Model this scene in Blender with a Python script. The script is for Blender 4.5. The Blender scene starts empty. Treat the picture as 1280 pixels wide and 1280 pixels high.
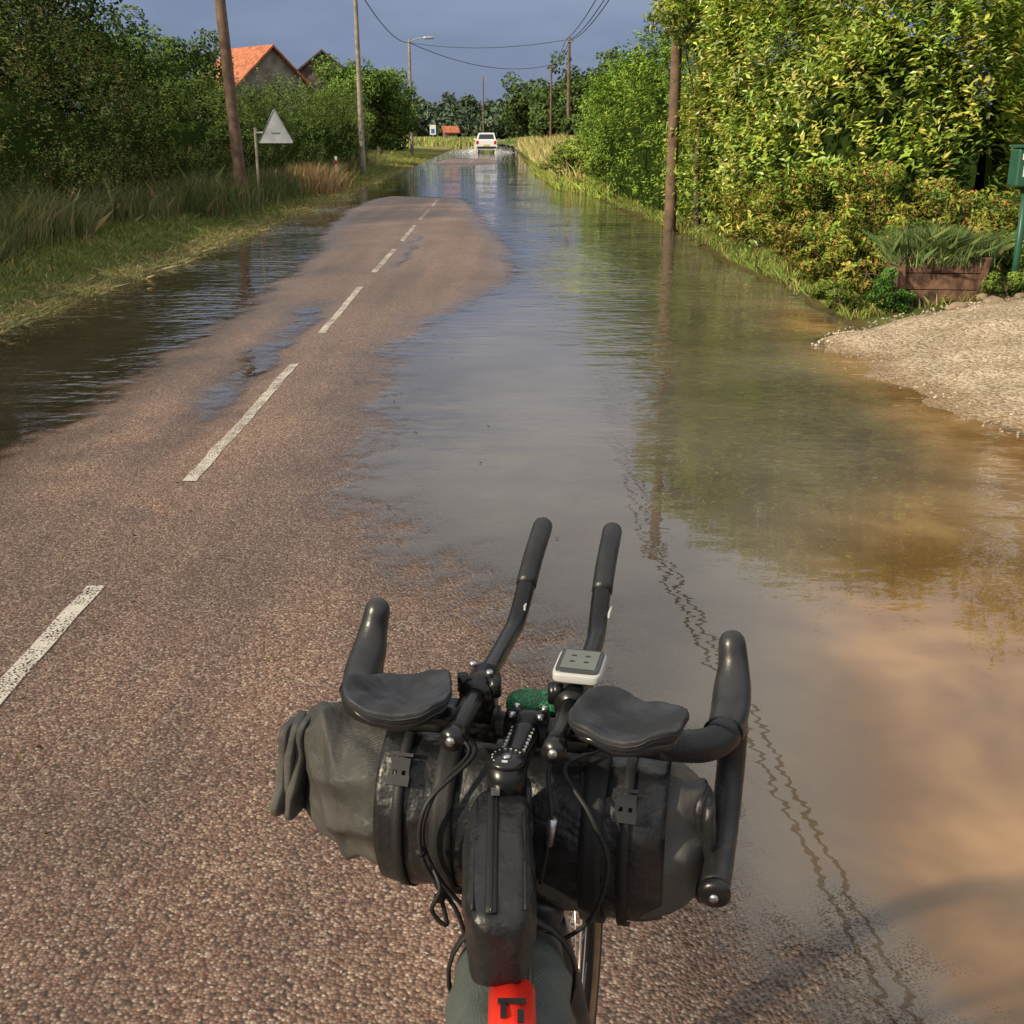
import bpy, math, random
import numpy as np
from mathutils import Vector
R=np.random.default_rng(7); random.seed(7)
S=bpy.context.scene
# ------------------------------------------------------------ helpers
def link(o,parent=None):
    S.collection.objects.link(o)
    if parent is not None: o.parent=parent
    return o
def empty(name):
    e=bpy.data.objects.new(name,None); e.empty_display_size=.2; return link(e)
def mesh_np(name,V,F,mat,parent=None,cols=None,smooth=True,attr='Col'):
    V=np.asarray(V,dtype=np.float32).reshape(-1,3)
    me=bpy.data.meshes.new(name)
    if isinstance(F,np.ndarray):
        nf,k=F.shape
        me.vertices.add(len(V)); me.vertices.foreach_set('co',V.ravel())
        me.loops.add(nf*k); me.loops.foreach_set('vertex_index',F.astype(np.int32).ravel())
        me.polygons.add(nf)
        me.polygons.foreach_set('loop_start',np.arange(0,nf*k,k,dtype=np.int32))
        me.polygons.foreach_set('loop_total',np.full(nf,k,dtype=np.int32))
        me.update(calc_edges=True)
    else:
        me.from_pydata([tuple(map(float,v)) for v in V],[],[tuple(f) for f in F]); me.update()
    me.polygons.foreach_set('use_smooth',np.full(len(me.polygons),smooth))
    if cols is not None:
        c=np.ones((len(V),4),dtype=np.float32); c[:,:cols.shape[1]]=cols
        a=me.color_attributes.new(attr,'FLOAT_COLOR','POINT'); a.data.foreach_set('color',c.ravel())
    me.validate()
    o=bpy.data.objects.new(name,me)
    if mat is not None: me.materials.append(mat)
    return link(o,parent)
def grid_faces(n,m,wrap=False):
    i=np.arange(n-1)[:,None]; j=np.arange(m if wrap else m-1)[None,:]
    j2=(j+1)%m
    return np.stack([(i*m+j),(i*m+j2),((i+1)*m+j2),((i+1)*m+j)],-1).reshape(-1,4)
def catmull(P,n=6):
    P=np.asarray(P,float)
    if len(P)<3: return P
    Q=np.vstack([2*P[0]-P[1],P,2*P[-1]-P[-2]]); out=[]
    for i in range(1,len(Q)-2):
        for k in range(n):
            t=k/n; a,b,c,d=Q[i-1],Q[i],Q[i+1],Q[i+2]
            out.append(.5*((2*b)+(-a+c)*t+(2*a-5*b+4*c-d)*t*t+(-a+3*b-3*c+d)*t**3))
    out.append(Q[-2]); return np.array(out)
def sweep_geo(P,rad,seg=12,sub=6,rnd=False,flat=1.0):
    P=np.asarray(P,float); rad=np.full(len(P),rad) if np.isscalar(rad) else np.asarray(rad,float)
    if sub>1 and len(P)>2:
        A=catmull(np.hstack([P,rad[:,None]]),sub); P=A[:,:3]; rad=A[:,3]
    if rnd:
        T=(P[-1]-P[-2]); T/=np.linalg.norm(T); r=rad[-1]
        e=P[-1].copy(); ex=[];er=[]
        for a in (25,50,70,85):
            ex.append(e+T*r*math.sin(math.radians(a))); er.append(r*math.cos(math.radians(a)))
        P=np.vstack([P,ex]); rad=np.concatenate([rad,er])
    n=len(P); T=np.gradient(P,axis=0); T/=np.linalg.norm(T,axis=1)[:,None]+1e-12
    up=np.array([0,0,1.]) if abs(T[0][2])<.9 else np.array([1.,0,0])
    N=np.cross(T[0],up); N/=np.linalg.norm(N); V=[]
    a=np.linspace(0,2*np.pi,seg,endpoint=False)
    for i in range(n):
        N=N-T[i]*np.dot(N,T[i]); N/=np.linalg.norm(N); B=np.cross(T[i],N)
        V.append(P[i]+rad[i]*(np.cos(a)[:,None]*N+flat*np.sin(a)[:,None]*B))
    V=np.concatenate(V); F=[tuple(f) for f in grid_faces(n,seg,True)]
    F.append(tuple(range(seg))[::-1]); F.append(tuple(range((n-1)*seg,n*seg)))
    return V,F
def sweep(name,P,rad,mat,parent=None,seg=12,sub=6,rnd=False,flat=1.0,tf=None):
    V,F=sweep_geo(P,rad,seg,sub,rnd,flat)
    if tf: V=tf(V)
    return mesh_np(name,V,F,mat,parent)
def multi(name,geos,mat,parent=None,smooth=True,tf=None):
    V=[];F=[];o=0
    for v,f in geos:
        v=np.asarray(v,float); V.append(v); F+= [tuple(int(i)+o for i in q) for q in f]; o+=len(v)
    V=np.concatenate(V)
    if tf: V=tf(V)
    return mesh_np(name,V,F,mat,parent,smooth=smooth)
def box_geo(c,s,rz=0,taper=1.0):
    x,y,z=[k/2 for k in s]; V=[]
    for dz,t in ((-z,1),(z,taper)):
        for dx,dy in ((-x,-y),(x,-y),(x,y),(-x,y)): V.append((dx*t,dy*t,dz))
    V=np.array(V); ca,sa=math.cos(rz),math.sin(rz)
    V=np.stack([V[:,0]*ca-V[:,1]*sa,V[:,0]*sa+V[:,1]*ca,V[:,2]],1)+np.array(c)
    return V,[(3,2,1,0),(4,5,6,7),(0,1,5,4),(1,2,6,5),(2,3,7,6),(3,0,4,7)]
def box(name,c,s,mat,parent=None,rz=0,bevel=.0,taper=1.0,tf=None):
    V,F=box_geo(c,s,rz,taper)
    if tf: V=tf(V)
    o=mesh_np(name,V,F,mat,parent,smooth=False)
    if bevel>0:
        m=o.modifiers.new('b','BEVEL'); m.width=bevel; m.segments=2
    return o
def selp(c,s,e1=.5,e2=.5,n=28,m=40,fn=None):
    et=np.linspace(-np.pi/2,np.pi/2,n)[:,None]; om=np.linspace(-np.pi,np.pi,m,endpoint=False)[None,:]
    f=lambda v,e:np.sign(v)*np.abs(v)**e
    x=s[0]*f(np.cos(et),e1)*f(np.cos(om),e2); y=s[1]*f(np.cos(et),e1)*f(np.sin(om),e2); z=s[2]*f(np.sin(et),e1)*np.ones_like(om)
    V=np.stack([x,y,z],-1).reshape(-1,3)
    if fn: V=fn(V)
    return V+np.array(c),[tuple(q) for q in grid_faces(n,m,True)]
_sd={}
def sn(x,y,z=0,f=1.0,seed=0,o=6):
    if seed not in _sd:
        r=np.random.default_rng(seed+99); _sd[seed]=(r.normal(size=(12,3)),r.uniform(0,6.28,12))
    D,ph=_sd[seed]; s=0
    for i in range(o):
        k=f*(1+.35*i); d=D[i]/np.linalg.norm(D[i])*k
        s=s+np.sin(d[0]*x+d[1]*y+d[2]*z+ph[i]+1.3*np.sin(k*.7*(x*d[1]-y*d[0])/k+ph[-i-1]))
    return s/o*1.4
# ------------------------------------------------------------ materials
class NT:
    def __init__(s,name,dim='3D'):
        s.m=bpy.data.materials.new(name); s.m.use_nodes=True; s.t=s.m.node_tree; s.t.nodes.clear(); s.dim=dim
        s.out=s.n('ShaderNodeOutputMaterial')
    def n(s,ty,ins=None,**kw):
        nd=s.t.nodes.new(ty)
        if ty=='ShaderNodeTexVoronoi': nd.voronoi_dimensions=s.dim
        for k,v in kw.items(): setattr(nd,k,v)
        if ins:
            for k,v in ins.items(): s.set(nd,k,v)
        return nd
    def set(s,nd,k,v):
        i=nd.inputs[k]
        if isinstance(v,bpy.types.NodeSocket): s.t.links.new(v,i)
        elif isinstance(v,bpy.types.Node): s.t.links.new(v.outputs[0],i)
        else: i.default_value=v
    def ramp(s,fac,st):
        r=s.n('ShaderNodeValToRGB',{0:fac}); e=r.color_ramp.elements
        while len(e)<len(st): e.new(.5)
        for a,(p,c) in zip(e,st):
            a.position=p; a.color=(c if len(c)==4 else (*c,1)) if not isinstance(c,(int,float)) else (c,c,c,1)
        return r.outputs[0]
    def noise(s,scale,vec=None,detail=3,rough=.55,dist=0):
        nd=s.n('ShaderNodeTexNoise',noise_dimensions=s.dim)
        for k,v in {'Scale':scale,'Detail':detail,'Roughness':rough,'Distortion':dist}.items(): nd.inputs[k].default_value=v
        if vec is not None: s.set(nd,'Vector',vec)
        return nd.outputs[0]
    def math(s,op,a,b=0,c=None,clamp=False):
        nd=s.n('ShaderNodeMath',operation=op,use_clamp=clamp); s.set(nd,0,a); s.set(nd,1,b)
        if c is not None: s.set(nd,2,c)
        return nd.outputs[0]
    def mix(s,f,a,b,bt='MIX'):
        nd=s.n('ShaderNodeMix',data_type='RGBA',blend_type=bt)
        s.set(nd,0,f); s.set(nd,6,a if not isinstance(a,tuple) else (*a[:3],1)); s.set(nd,7,b if not isinstance(b,tuple) else (*b[:3],1))
        return nd.outputs[2]
    def mr(s,v,a,b,c=0,d=1):
        return s.n('ShaderNodeMapRange',{0:v,1:a,2:b,3:c,4:d},interpolation_type='SMOOTHSTEP').outputs[0]
    def bump(s,h,st,d,normal=None):
        nd=s.n('ShaderNodeBump',{'Height':h,'Strength':st,'Distance':d})
        return nd.outputs[0]
    def pr(s,**kw):
        p=s.n('ShaderNodeBsdfPrincipled')
        for k,v in kw.items():
            k=k.replace('_',' ')
            if isinstance(v,tuple) and len(v)==3: v=(*v,1)
            s.set(p,k,v)
        s.t.links.new(p.outputs[0],s.out.inputs[0]); return p
def simple(name,col,rough=.6,metal=0,var=.25,scale=20,bump=0,bs=200,bd=.001,spec=.5):
    t=NT(name); tc=t.n('ShaderNodeTexCoord').outputs['Object']
    nz=t.noise(scale,tc,2)
    c2=tuple(k*(1-var) for k in col); c1=tuple(min(1,k*(1+var)) for k in col)
    c=t.mix(t.mr(nz,.3,.7),c2,c1)
    kw=dict(Base_Color=c,Roughness=t.mr(nz,.2,.8,min(1,rough+.1),max(.02,rough-.08)),Metallic=metal)
    if bump: kw['Normal']=t.bump(t.noise(bs,tc,2),bump,bd)
    p=t.pr(**kw); p.inputs['Specular IOR Level'].default_value=spec
    return t.m
def leafmat(name,gloss=0,trans=.25):
    t=NT(name); a=t.n('ShaderNodeAttribute',attribute_name='Col').outputs['Color']
    d=t.n('ShaderNodeBsdfDiffuse',{'Color':a}).outputs[0]
    if trans:
        tr=t.n('ShaderNodeBsdfTranslucent',{'Color':t.mix(1.0,a,(1.3,1.3,.5),'MULTIPLY')})
        d=t.n('ShaderNodeMixShader',{0:trans,1:d,2:tr.outputs[0]}).outputs[0]
    if gloss:
        g=t.n('ShaderNodeBsdfGlossy',{'Color':(1,1,1,1),'Roughness':.38})
        d=t.n('ShaderNodeMixShader',{0:gloss,1:d,2:g.outputs[0]}).outputs[0]
    t.t.links.new(d,t.out.inputs[0]); return t.m
M_leaf=leafmat('leaf_glossy',.05,.22); M_fol=leafmat('foliage',0,0); M_grass=leafmat('grass_blades',0,0)
M_bark=simple('bark',(.09,.065,.045),.9,scale=8)
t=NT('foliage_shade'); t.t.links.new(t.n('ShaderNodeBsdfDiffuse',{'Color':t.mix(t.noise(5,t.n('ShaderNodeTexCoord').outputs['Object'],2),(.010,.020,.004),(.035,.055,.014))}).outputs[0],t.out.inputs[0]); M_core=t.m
M_woodpole=simple('weathered_pole',(.15,.095,.065),.85,scale=6,bump=.5,bs=40,bd=.01)
M_conc=simple('concrete_pole',(.26,.22,.18),.85,scale=6)
# road
t=NT('wet_asphalt','2D'); P=t.n('ShaderNodeNewGeometry').outputs['Position']
hh=t.n('ShaderNodeAttribute',attribute_name='H').outputs['Color']
hs=t.n('ShaderNodeSeparateColor',{0:hh}).outputs[0]
v1=t.n('ShaderNodeTexVoronoi',{'Scale':120.0,'Vector':P})
spc=t.n('ShaderNodeSeparateColor',{0:v1.outputs['Color']}); sp,sp2=spc.outputs[0],spc.outputs[1]
c=t.ramp(sp,[(0,(.070,.045,.031)),(.25,(.16,.098,.069)),(.55,(.23,.150,.108)),(.85,(.31,.215,.16)),(1,(.46,.38,.30))])
c=t.mix(t.mr(sp2,.80,.86,0,.6),c,(.17,.066,.040))
c=t.mix(t.mr(v1.outputs['Distance'],.38,.8,0,.8),c,(.052,.038,.030))
big=t.noise(.55,P,4,.6); c=t.mix(1.0,c,t.ramp(big,[(.3,(.76,.74,.73)),(.7,(1.18,1.12,1.07))]),'MULTIPLY')
mps=t.n('ShaderNodeMapping',{'Vector':P,'Scale':(2.2,.12,1)}).outputs[0]
c=t.mix(1.0,c,t.ramp(t.noise(1.0,mps,3),[(.35,(.80,.80,.82)),(.65,(1.1,1.07,1.04))]),'MULTIPLY')
wn=t.noise(3.5,P,3); wet=t.mr(t.math('ADD',hs,t.math('MULTIPLY',t.math('SUBTRACT',wn,.5),.02)),.0,.022,1,0)
c=t.mix(t.math('MULTIPLY',wet,.7),c,t.mix(1.0,c,(.66,.64,.62),'MULTIPLY'))
ro=t.mix(wet,(.52,.52,.52),(.27,.27,.27))
b=t.bump(t.math('SUBTRACT',1.0,v1.outputs['Distance']),.6,.006)
t.pr(Base_Color=c,Roughness=ro,Normal=b); M_road=t.m
# paint
t=NT('worn_road_paint','2D'); P=t.n('ShaderNodeNewGeometry').outputs['Position']
v1=t.n('ShaderNodeTexVoronoi',{'Scale':120.0,'Vector':P})
w=t.mr(t.math('ADD',t.math('MULTIPLY',v1.outputs['Distance'],.7),t.noise(5,P,4,.7)),.74,1.0,1,0)
p=t.n('ShaderNodeBsdfDiffuse',{'Color':t.mix(t.noise(30,P,2),(.42,.38,.33),(.62,.58,.52))})
mx=t.n('ShaderNodeMixShader',{0:w,1:t.n('ShaderNodeBsdfTransparent').outputs[0],2:p.outputs[0]})
t.t.links.new(mx.outputs[0],t.out.inputs[0]); M_paint=t.m
# ground
t=NT('soil_and_grass','2D'); P=t.n('ShaderNodeNewGeometry').outputs['Position']
c=t.ramp(t.noise(1.3,P,5,.65),[(.3,(.08,.065,.035)),(.45,(.07,.09,.025)),(.6,(.10,.13,.035)),(.75,(.2,.17,.08))])
sy=t.n('ShaderNodeSeparateXYZ',{0:P})
far=t.mr(sy.outputs[1],90,130)
c=t.mix(far,c,t.ramp(t.noise(.02,P,3),[(.4,(.11,.16,.045)),(.6,(.26,.24,.10))]))
zl=t.mr(sy.outputs[2],-.02,.05)
c=t.mix(zl,(.11,.075,.04),c)
t.t.links.new(t.n('ShaderNodeBsdfDiffuse',{'Color':c}).outputs[0],t.out.inputs[0]); M_ground=t.m
# gravel
t=NT('pale_gravel','2D'); P=t.n('ShaderNodeNewGeometry').outputs['Position']
v1=t.n('ShaderNodeTexVoronoi',{'Scale':46.0,'Vector':P}); s1=t.n('ShaderNodeSeparateColor',{0:v1.outputs['Color']}).outputs[0]
c=t.ramp(s1,[(0,(.27,.21,.145)),(.5,(.43,.36,.265)),(1,(.58,.51,.42))])
c=t.mix(t.mr(v1.outputs['Distance'],.3,.8,0,.6),c,(.24,.18,.125))
c=t.mix(1.0,c,t.ramp(t.noise(1.7,P,4),[(.3,(.80,.76,.70)),(.7,(1.1,1.05,1))]),'MULTIPLY')
sz=t.n('ShaderNodeSeparateXYZ',{0:P}).outputs[2]
c=t.mix(t.mr(sz,.0,.06,.65,0),c,(.19,.12,.06))
t.t.links.new(t.n('ShaderNodeBsdfDiffuse',{'Color':c,'Normal':t.bump(t.math('SUBTRACT',1.0,v1.outputs['Distance']),.7,.012)}).outputs[0],t.out.inputs[0]); M_gravel=t.m
# water
t=NT('flood_water','2D'); P=t.n('ShaderNodeNewGeometry').outputs['Position']
a=t.n('ShaderNodeSeparateColor',{0:t.n('ShaderNodeAttribute',attribute_name='W').outputs['Color']})
dep,mud,rip=a.outputs[0],a.outputs[1],a.outputs[2]
v1=t.n('ShaderNodeTexVoronoi',{'Scale':120.0,'Vector':P})
fine=t.math('ADD',t.math('MULTIPLY',t.math('SUBTRACT',v1.outputs['Distance'],.45),.010),t.math('MULTIPLY',t.math('SUBTRACT',t.noise(9,P,3,.65),.5),.014))
mask=t.mr(t.math('ADD',dep,fine),-.002,.0075)
m1=t.n('ShaderNodeMapping',{'Vector':P,'Scale':(5.5,10.0,1),'Rotation':(0,0,.45)}).outputs[0]
m2=t.n('ShaderNodeMapping',{'Vector':P,'Scale':(1.6,4.2,1),'Rotation':(0,0,-.35)}).outputs[0]
w1=t.noise(1.0,m1,2,.5); w2=t.noise(1.0,m2,1,.5)
wh=t.math('ADD',t.math('MULTIPLY',w1,.6),w2)
patch=t.mr(t.noise(.45,P,2),.35,.65,.45,1.3)
nb=t.n('ShaderNodeBump',{'Height':wh,'Distance':.02,'Strength':t.math('MULTIPLY',rip,patch)}).outputs[0]
mudv=t.noise(.9,P,4,.55,.15)
mc=t.mix(t.mr(mud,.4,.95),(.27,.232,.19),t.mix(t.mr(mudv,.3,.7),(.21,.11,.042),(.37,.22,.10)))
dif=t.n('ShaderNodeBsdfDiffuse',{'Color':mc})
trn=t.n('ShaderNodeBsdfTransparent',{'Color':(.88,.83,.70,1)})
mudn=t.math('MULTIPLY',mud,t.mr(mudv,.25,.7,.65,1.15),clamp=True)
body=t.n('ShaderNodeMixShader',{0:mudn,1:trn.outputs[0],2:dif.outputs[0]})
gl=t.n('ShaderNodeBsdfGlossy',{'Color':(1,1,1,1),'Roughness':.010,'Normal':nb})
fr=t.n('ShaderNodeFresnel',{'IOR':1.68,'Normal':nb})
srf=t.n('ShaderNodeMixShader',{0:fr.outputs[0],1:body.outputs[0],2:gl.outputs[0]})
mx=t.n('ShaderNodeMixShader',{0:mask,1:t.n('ShaderNodeBsdfTransparent').outputs[0],2:srf.outputs[0]})
t.t.links.new(mx.outputs[0],t.out.inputs[0]); M_water=t.m
# ------------------------------------------------------------ terrain functions
I=np.interp
def xc(Y): return -1.5-.012*Y
def xbank(Y): return I(Y,[-10,3,5,6.35,7.4,8.6,9.4,10,12.1,15.5,18.5,21,28.6,32,34.6,52,100,160],[4.2,4.0,3.5,2.95,2.8,2.75,2.55,3.0,3.0,2.8,2.9,2.7,2.3,2.1,1.3,.9,.5,0])
def xleft(Y): return I(Y,[-10,25,100,160],[-4.4,-4.35,-5.6,-6.6])
def hgt(x,Y):
    xr=I(Y,[-10,1.77,2.08,2.56,3.66,4.12,4.79,5.4,6.5,7.67,8.86,10.5,11.8,13.5,17.3,24,30.5,32,58,64,74,80],[.8,.50,.42,.25,-.22,-.50,-.78,-.83,-.87,-.93,-1.0,-.81,-.41,-.05,-.12,-.7,-1.3,-3.6,-3.6,-.8,-.9,-3.8])
    xl=I(Y,[-10,3,5.5,8.2,14,17,20,26,30,32,58,64,74,80],[-3.4,-3,-2.6,-2.56,-2.66,-2.73,-3.2,-3.6,-3.5,-3.2,-3.2,-4.4,-4.2,-3.4])
    wob=.07*sn(x,Y,0,2.3,1)+.05*sn(x,Y,0,6.,2)+.03*sn(x,Y,0,15.,3)
    d=np.minimum(x-xl,xr-x)+wob
    sl=I(Y,[0,3,4,6,12],[.025,.02,.015,.03,.04])
    h=np.where(d>0,.03*np.tanh(d/.5),np.maximum(sl*d,-.045))
    xm=xc(Y)-.26+.06*sn(x,Y,0,2,5)
    h=h-.031*np.exp(-((x-xm)/.28)**2)*I(Y,[5.0,5.7,7,11,12.5],[0,.6,1,1,0])-.03*np.exp(-((x-xm-.45)/.2)**2)*I(Y,[13,15,19,21],[0,1,1,0])
    h=h-.02*np.exp(-((x-xm-.25)/.25)**2)*I(Y,[4,4.4,4.9,5.3],[0,.9,.9,0])*(sn(x,Y,0,9.,6)>.1)
    h=h+.0035*sn(x,Y,0,9,4)
    ro=x-(xc(Y)+2.75)
    h=h-np.clip(ro,0,1.2)*.09
    xb=xbank(Y)+.1*sn(x*0,Y,0,3.,8)
    hb=np.where(x<xb,(x-xb)*.12,.5*np.tanh((x-xb)*.32)) + np.where(x>xb,.02*sn(x,Y,0,4.,9),0)
    h=np.where(x>xb-.9,np.maximum(h,hb),h)
    xq=xleft(Y)+.06*sn(x*0,Y,0,4.,10)
    hl=.35*np.tanh((xq-x)*.18)+.01*sn(x,Y,0,5,11)
    h=np.where(x<xq,np.maximum(hl,.0),h)
    return h
def h1(x,y): return float(hgt(np.array(float(x)),np.array(float(y))))
def ysteps(y0,y1,mn,k):
    a=[y0]
    while a[-1]<y1: a.append(a[-1]+max(mn,k*abs(a[-1])))
    return np.array(a)
gx=np.concatenate([-np.geomspace(700,12,40),np.arange(-11.8,12,.15),np.geomspace(12.2,700,40)])
gy=np.concatenate([np.linspace(-120,-6,15),ysteps(-5,900,.15,.02)])
X,Y=np.meshgrid(gx,gy); H=hgt(X,Y)
onroad=(X>xleft(Y)+.05)&(X<xc(Y)+2.6)
Hg=np.where(onroad,-.12,H-.004)
f=np.clip((Y-150)/300,0,1); Hg=Hg+f*3*(.5+.5*sn(X,Y,0,.006,12))
ground=mesh_np('ground',np.stack([X,Y,Hg],-1).reshape(-1,3),grid_faces(len(gy),len(gx)),M_ground)
ry=ysteps(-6,190,.035,.008)
Y=np.repeat(ry[:,None],150,1); L=xleft(Y)-.05+.04*sn(Y*0,Y,0,5,21); Rr=xc(Y)+2.75+.05*sn(Y*0,Y,0,4,22)
X=L+(Rr-L)*np.linspace(0,1,150); H=hgt(X,Y)
road=mesh_np('asphalt_road',np.stack([X,Y,H],-1).reshape(-1,3),grid_faces(len(ry),150),M_road,cols=np.repeat(H.reshape(-1,1),3,1),attr='H')
V=[];F=[];o=0
starts=[5.3-4.33*2,1.0]+[5.3+4.33*k for k in range(0,34)]
for s in starts:
    yy=np.arange(s,s+3.0,.06); w=np.linspace(-.034,.034,5)
    Yg=np.repeat(yy[:,None],5,1); Xg=xc(Yg)+w+.006*sn(Yg*0,Yg,0,7,31)
    V.append(np.stack([Xg,Yg,hgt(Xg,Yg)+.004],-1).reshape(-1,3)); F.append(grid_faces(len(yy),5)+o); o+=len(V[-1])
mesh_np('road_centre_line',np.concatenate(V),np.concatenate(F),M_paint)
# water
wx=np.arange(-4.9,5.0,.05); wy=ysteps(-6,190,.045,.008)
X,Y=np.meshgrid(wx,wy)
X2=X-.012*np.clip(Y-40,0,200); H=hgt(X2,Y)
Z=np.maximum(0,H)+.006
dep=-H+.001
mudx=np.clip((X2-I(Y,[0,2,4,6,9,12,30],[.10,.15,.6,1.2,1.4,1.7,1.9]))/.95,0,1)
mud=mudx*I(Y,[0,3,4.5,6,8,12,20],[1,.92,.55,.30,.26,.22,.2])+np.clip(dep/.03,0,1)*I(X2,[-3,-2,-1,0,2],[.1,.2,.40,.44,.28])
edge=np.clip((X2-2.0)/.8,0,1)*I(Y,[5,6,10,12],[0,.5,.5,.1]); mud=np.clip(mud+edge,0,1)*np.clip(dep/.010,0,1)
flow=np.exp(-((X2-I(Y,[0,5,8,12,20],[2,1.5,1.2,.9,.9]))/.6)**2)*I(Y,[5,7,12,18],[0,.8,1,.2])
rip=.05+.05*np.clip(X2,0,1)+.75*flow+I(Y,[2,5,8,15],[0,.05,.2,.22])+np.where(X2<-2.5,.3,0)+edge*.5+.3*np.clip(X2-1,0,1)*I(Y,[4,6,10],[0,1,1])
keep=(H<.012)
Fw=grid_faces(len(wy),len(wx)); km=keep.reshape(-1)[Fw].any(1)
mesh_np('flood_water',np.stack([X2,Y,Z],-1).reshape(-1,3),Fw[km],M_water,cols=np.stack([dep.ravel(),mud.ravel(),rip.ravel()],1),attr='W')
# gravel driveway
gy2=np.arange(4.6,10.6,.06); tt=np.linspace(0,1,120)
Y=np.repeat(gy2[:,None],120,1); X0=xbank(Y)-.75; X=X0+(13-X0)*tt**1.6
mid=I(X,[2.4,3.2,6,13],[7.9,8.1,8.4,9.2]); half=I(X,[2.2,2.6,3.2,6,13],[.9,1.5,1.9,2.3,2.6])+.15*sn(X,Y,0,3.5,41)
e=np.clip((half-abs(Y-mid))/.35,-1,1); H=hgt(X,Y)+.03*e+.012*sn(X,Y,0,8,42)*np.clip(e,0,1)
Fg=grid_faces(len(gy2),120); km=(e.reshape(-1)[Fg]>-.6).any(1)
mesh_np('gravel_driveway',np.stack([X,Y,H],-1).reshape(-1,3),Fg[km],M_gravel)
n=3000; px=R.uniform(2.4,7,n); py=R.uniform(6.2,10.2,n)
mid=I(px,[2.4,3.2,6,13],[7.9,8.1,8.4,9.2]); k=abs(py-mid)<I(px,[2.2,2.6,3.2,6],[.9,1.6,2.1,2.4]); px,py=px[k],py[k]; n=len(px)
r=R.uniform(.006,.018,n)*(1+1.5*(R.random(n)>.98)); oc=np.array([(1,0,0),(0,1,0),(-1,0,0),(0,-1,0),(0,0,.7),(0,0,-.7)])
jit=R.uniform(.7,1.3,(n,6,3)); V=(oc[None]*jit*r[:,None,None])+np.stack([px,py,hgt(px,py)+.025],-1)[:,None]
tf_=np.array([(0,1,4),(1,2,4),(2,3,4),(3,0,4),(1,0,5),(2,1,5),(3,2,5),(0,3,5)])
mesh_np('loose_stones',V.reshape(-1,3),(tf_[None]+6*np.arange(n)[:,None,None]).reshape(-1,3),simple('stone',(.38,.32,.24),.85,scale=2,var=.4),smooth=False)
# ------------------------------------------------------------ foliage
def nrmz(v): return v/(np.linalg.norm(v,axis=-1,keepdims=True)+1e-9)
def leafquads(C,a,nrm,L,asp):
    a=a-nrm*(a*nrm).sum(1)[:,None]; a=nrmz(a); b=np.cross(nrm,a); L=L[:,None]; W=L*asp
    return np.stack([C-a*L*.5,C-a*L*.05+b*W*.5+nrm*W*.14,C+a*L*.5-nrm*L*.08,C-a*L*.05-b*W*.5+nrm*W*.14],1)
def pal(n,base,var=.3,alt=None,pa=.0,bri=None):
    c=np.array(base)[None]*np.ones((n,1)); 
    if alt is not None:
        k=R.random(n)<pa; A=np.array(alt).reshape(-1,3); c[k]=A[R.integers(0,len(A),k.sum())]
    c=c*R.uniform(1-var,1+var,(n,1)); c[:,0]*=R.uniform(.8,1.25,n)
    if bri is not None: c*=bri[:,None]
    return c
def leaves(name,C,size,col,mat,parent=None,out=None,asp=.4,droop=.3,bias=.6):
    n=len(C); size=np.broadcast_to(size,(n,))
    nrm=nrmz(R.normal(size=(n,3)))
    if out is not None: nrm=nrm+out*bias*1.5
    nrm[:,2]+=.35; nrm=nrmz(nrm)
    a=R.normal(size=(n,3)); a[:,2]-=droop
    V=leafquads(C,a,nrm,size*R.uniform(.7,1.25,n),asp)
    return mesh_np(name,V.reshape(-1,3),np.arange(4*n).reshape(n,4),mat,parent,cols=np.repeat(np.clip(col,0,1),4,0),smooth=False)
def shoots(name,B,D,ln,per,size,base,mat,parent,alt=None,pa=0,asp=.35,bri=None,spread=.9):
    m=len(B); n=m*per; idx=np.repeat(np.arange(m),per); t=np.tile(np.linspace(.1,1,per),m)+R.normal(size=n)*.05
    ld=ln*R.uniform(.5,1.3,m); rad=nrmz(R.normal(size=(n,3))); d=D[idx]; rad=nrmz(rad-d*(rad*d).sum(1)[:,None])
    C=B[idx]+d*(t*ld[idx])[:,None]; a=nrmz(d*.7+rad*spread); L=size*R.uniform(.7,1.25,n)*(1.05-.35*t)
    nrm=nrmz(d*1.0-rad*.35+R.normal(size=(n,3))*.35+np.array([0,0,.4]))
    C=C+a*L[:,None]*.5
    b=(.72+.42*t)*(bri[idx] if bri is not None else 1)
    col=pal(n,base,.22,None,0,b)
    if alt is not None:
        A=np.array(alt).reshape(-1,3); k=(R.random(m)<pa)[idx]; ci=R.integers(0,len(A),m)[idx]; col[k]=A[ci[k]]*b[k][:,None]*R.uniform(.8,1.2,(k.sum(),1))
    V=leafquads(C,a,nrm,L,asp)
    return mesh_np(name,V.reshape(-1,3),np.arange(4*n).reshape(n,4),mat,parent,cols=np.repeat(np.clip(col,0,1),4,0),smooth=False)
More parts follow.
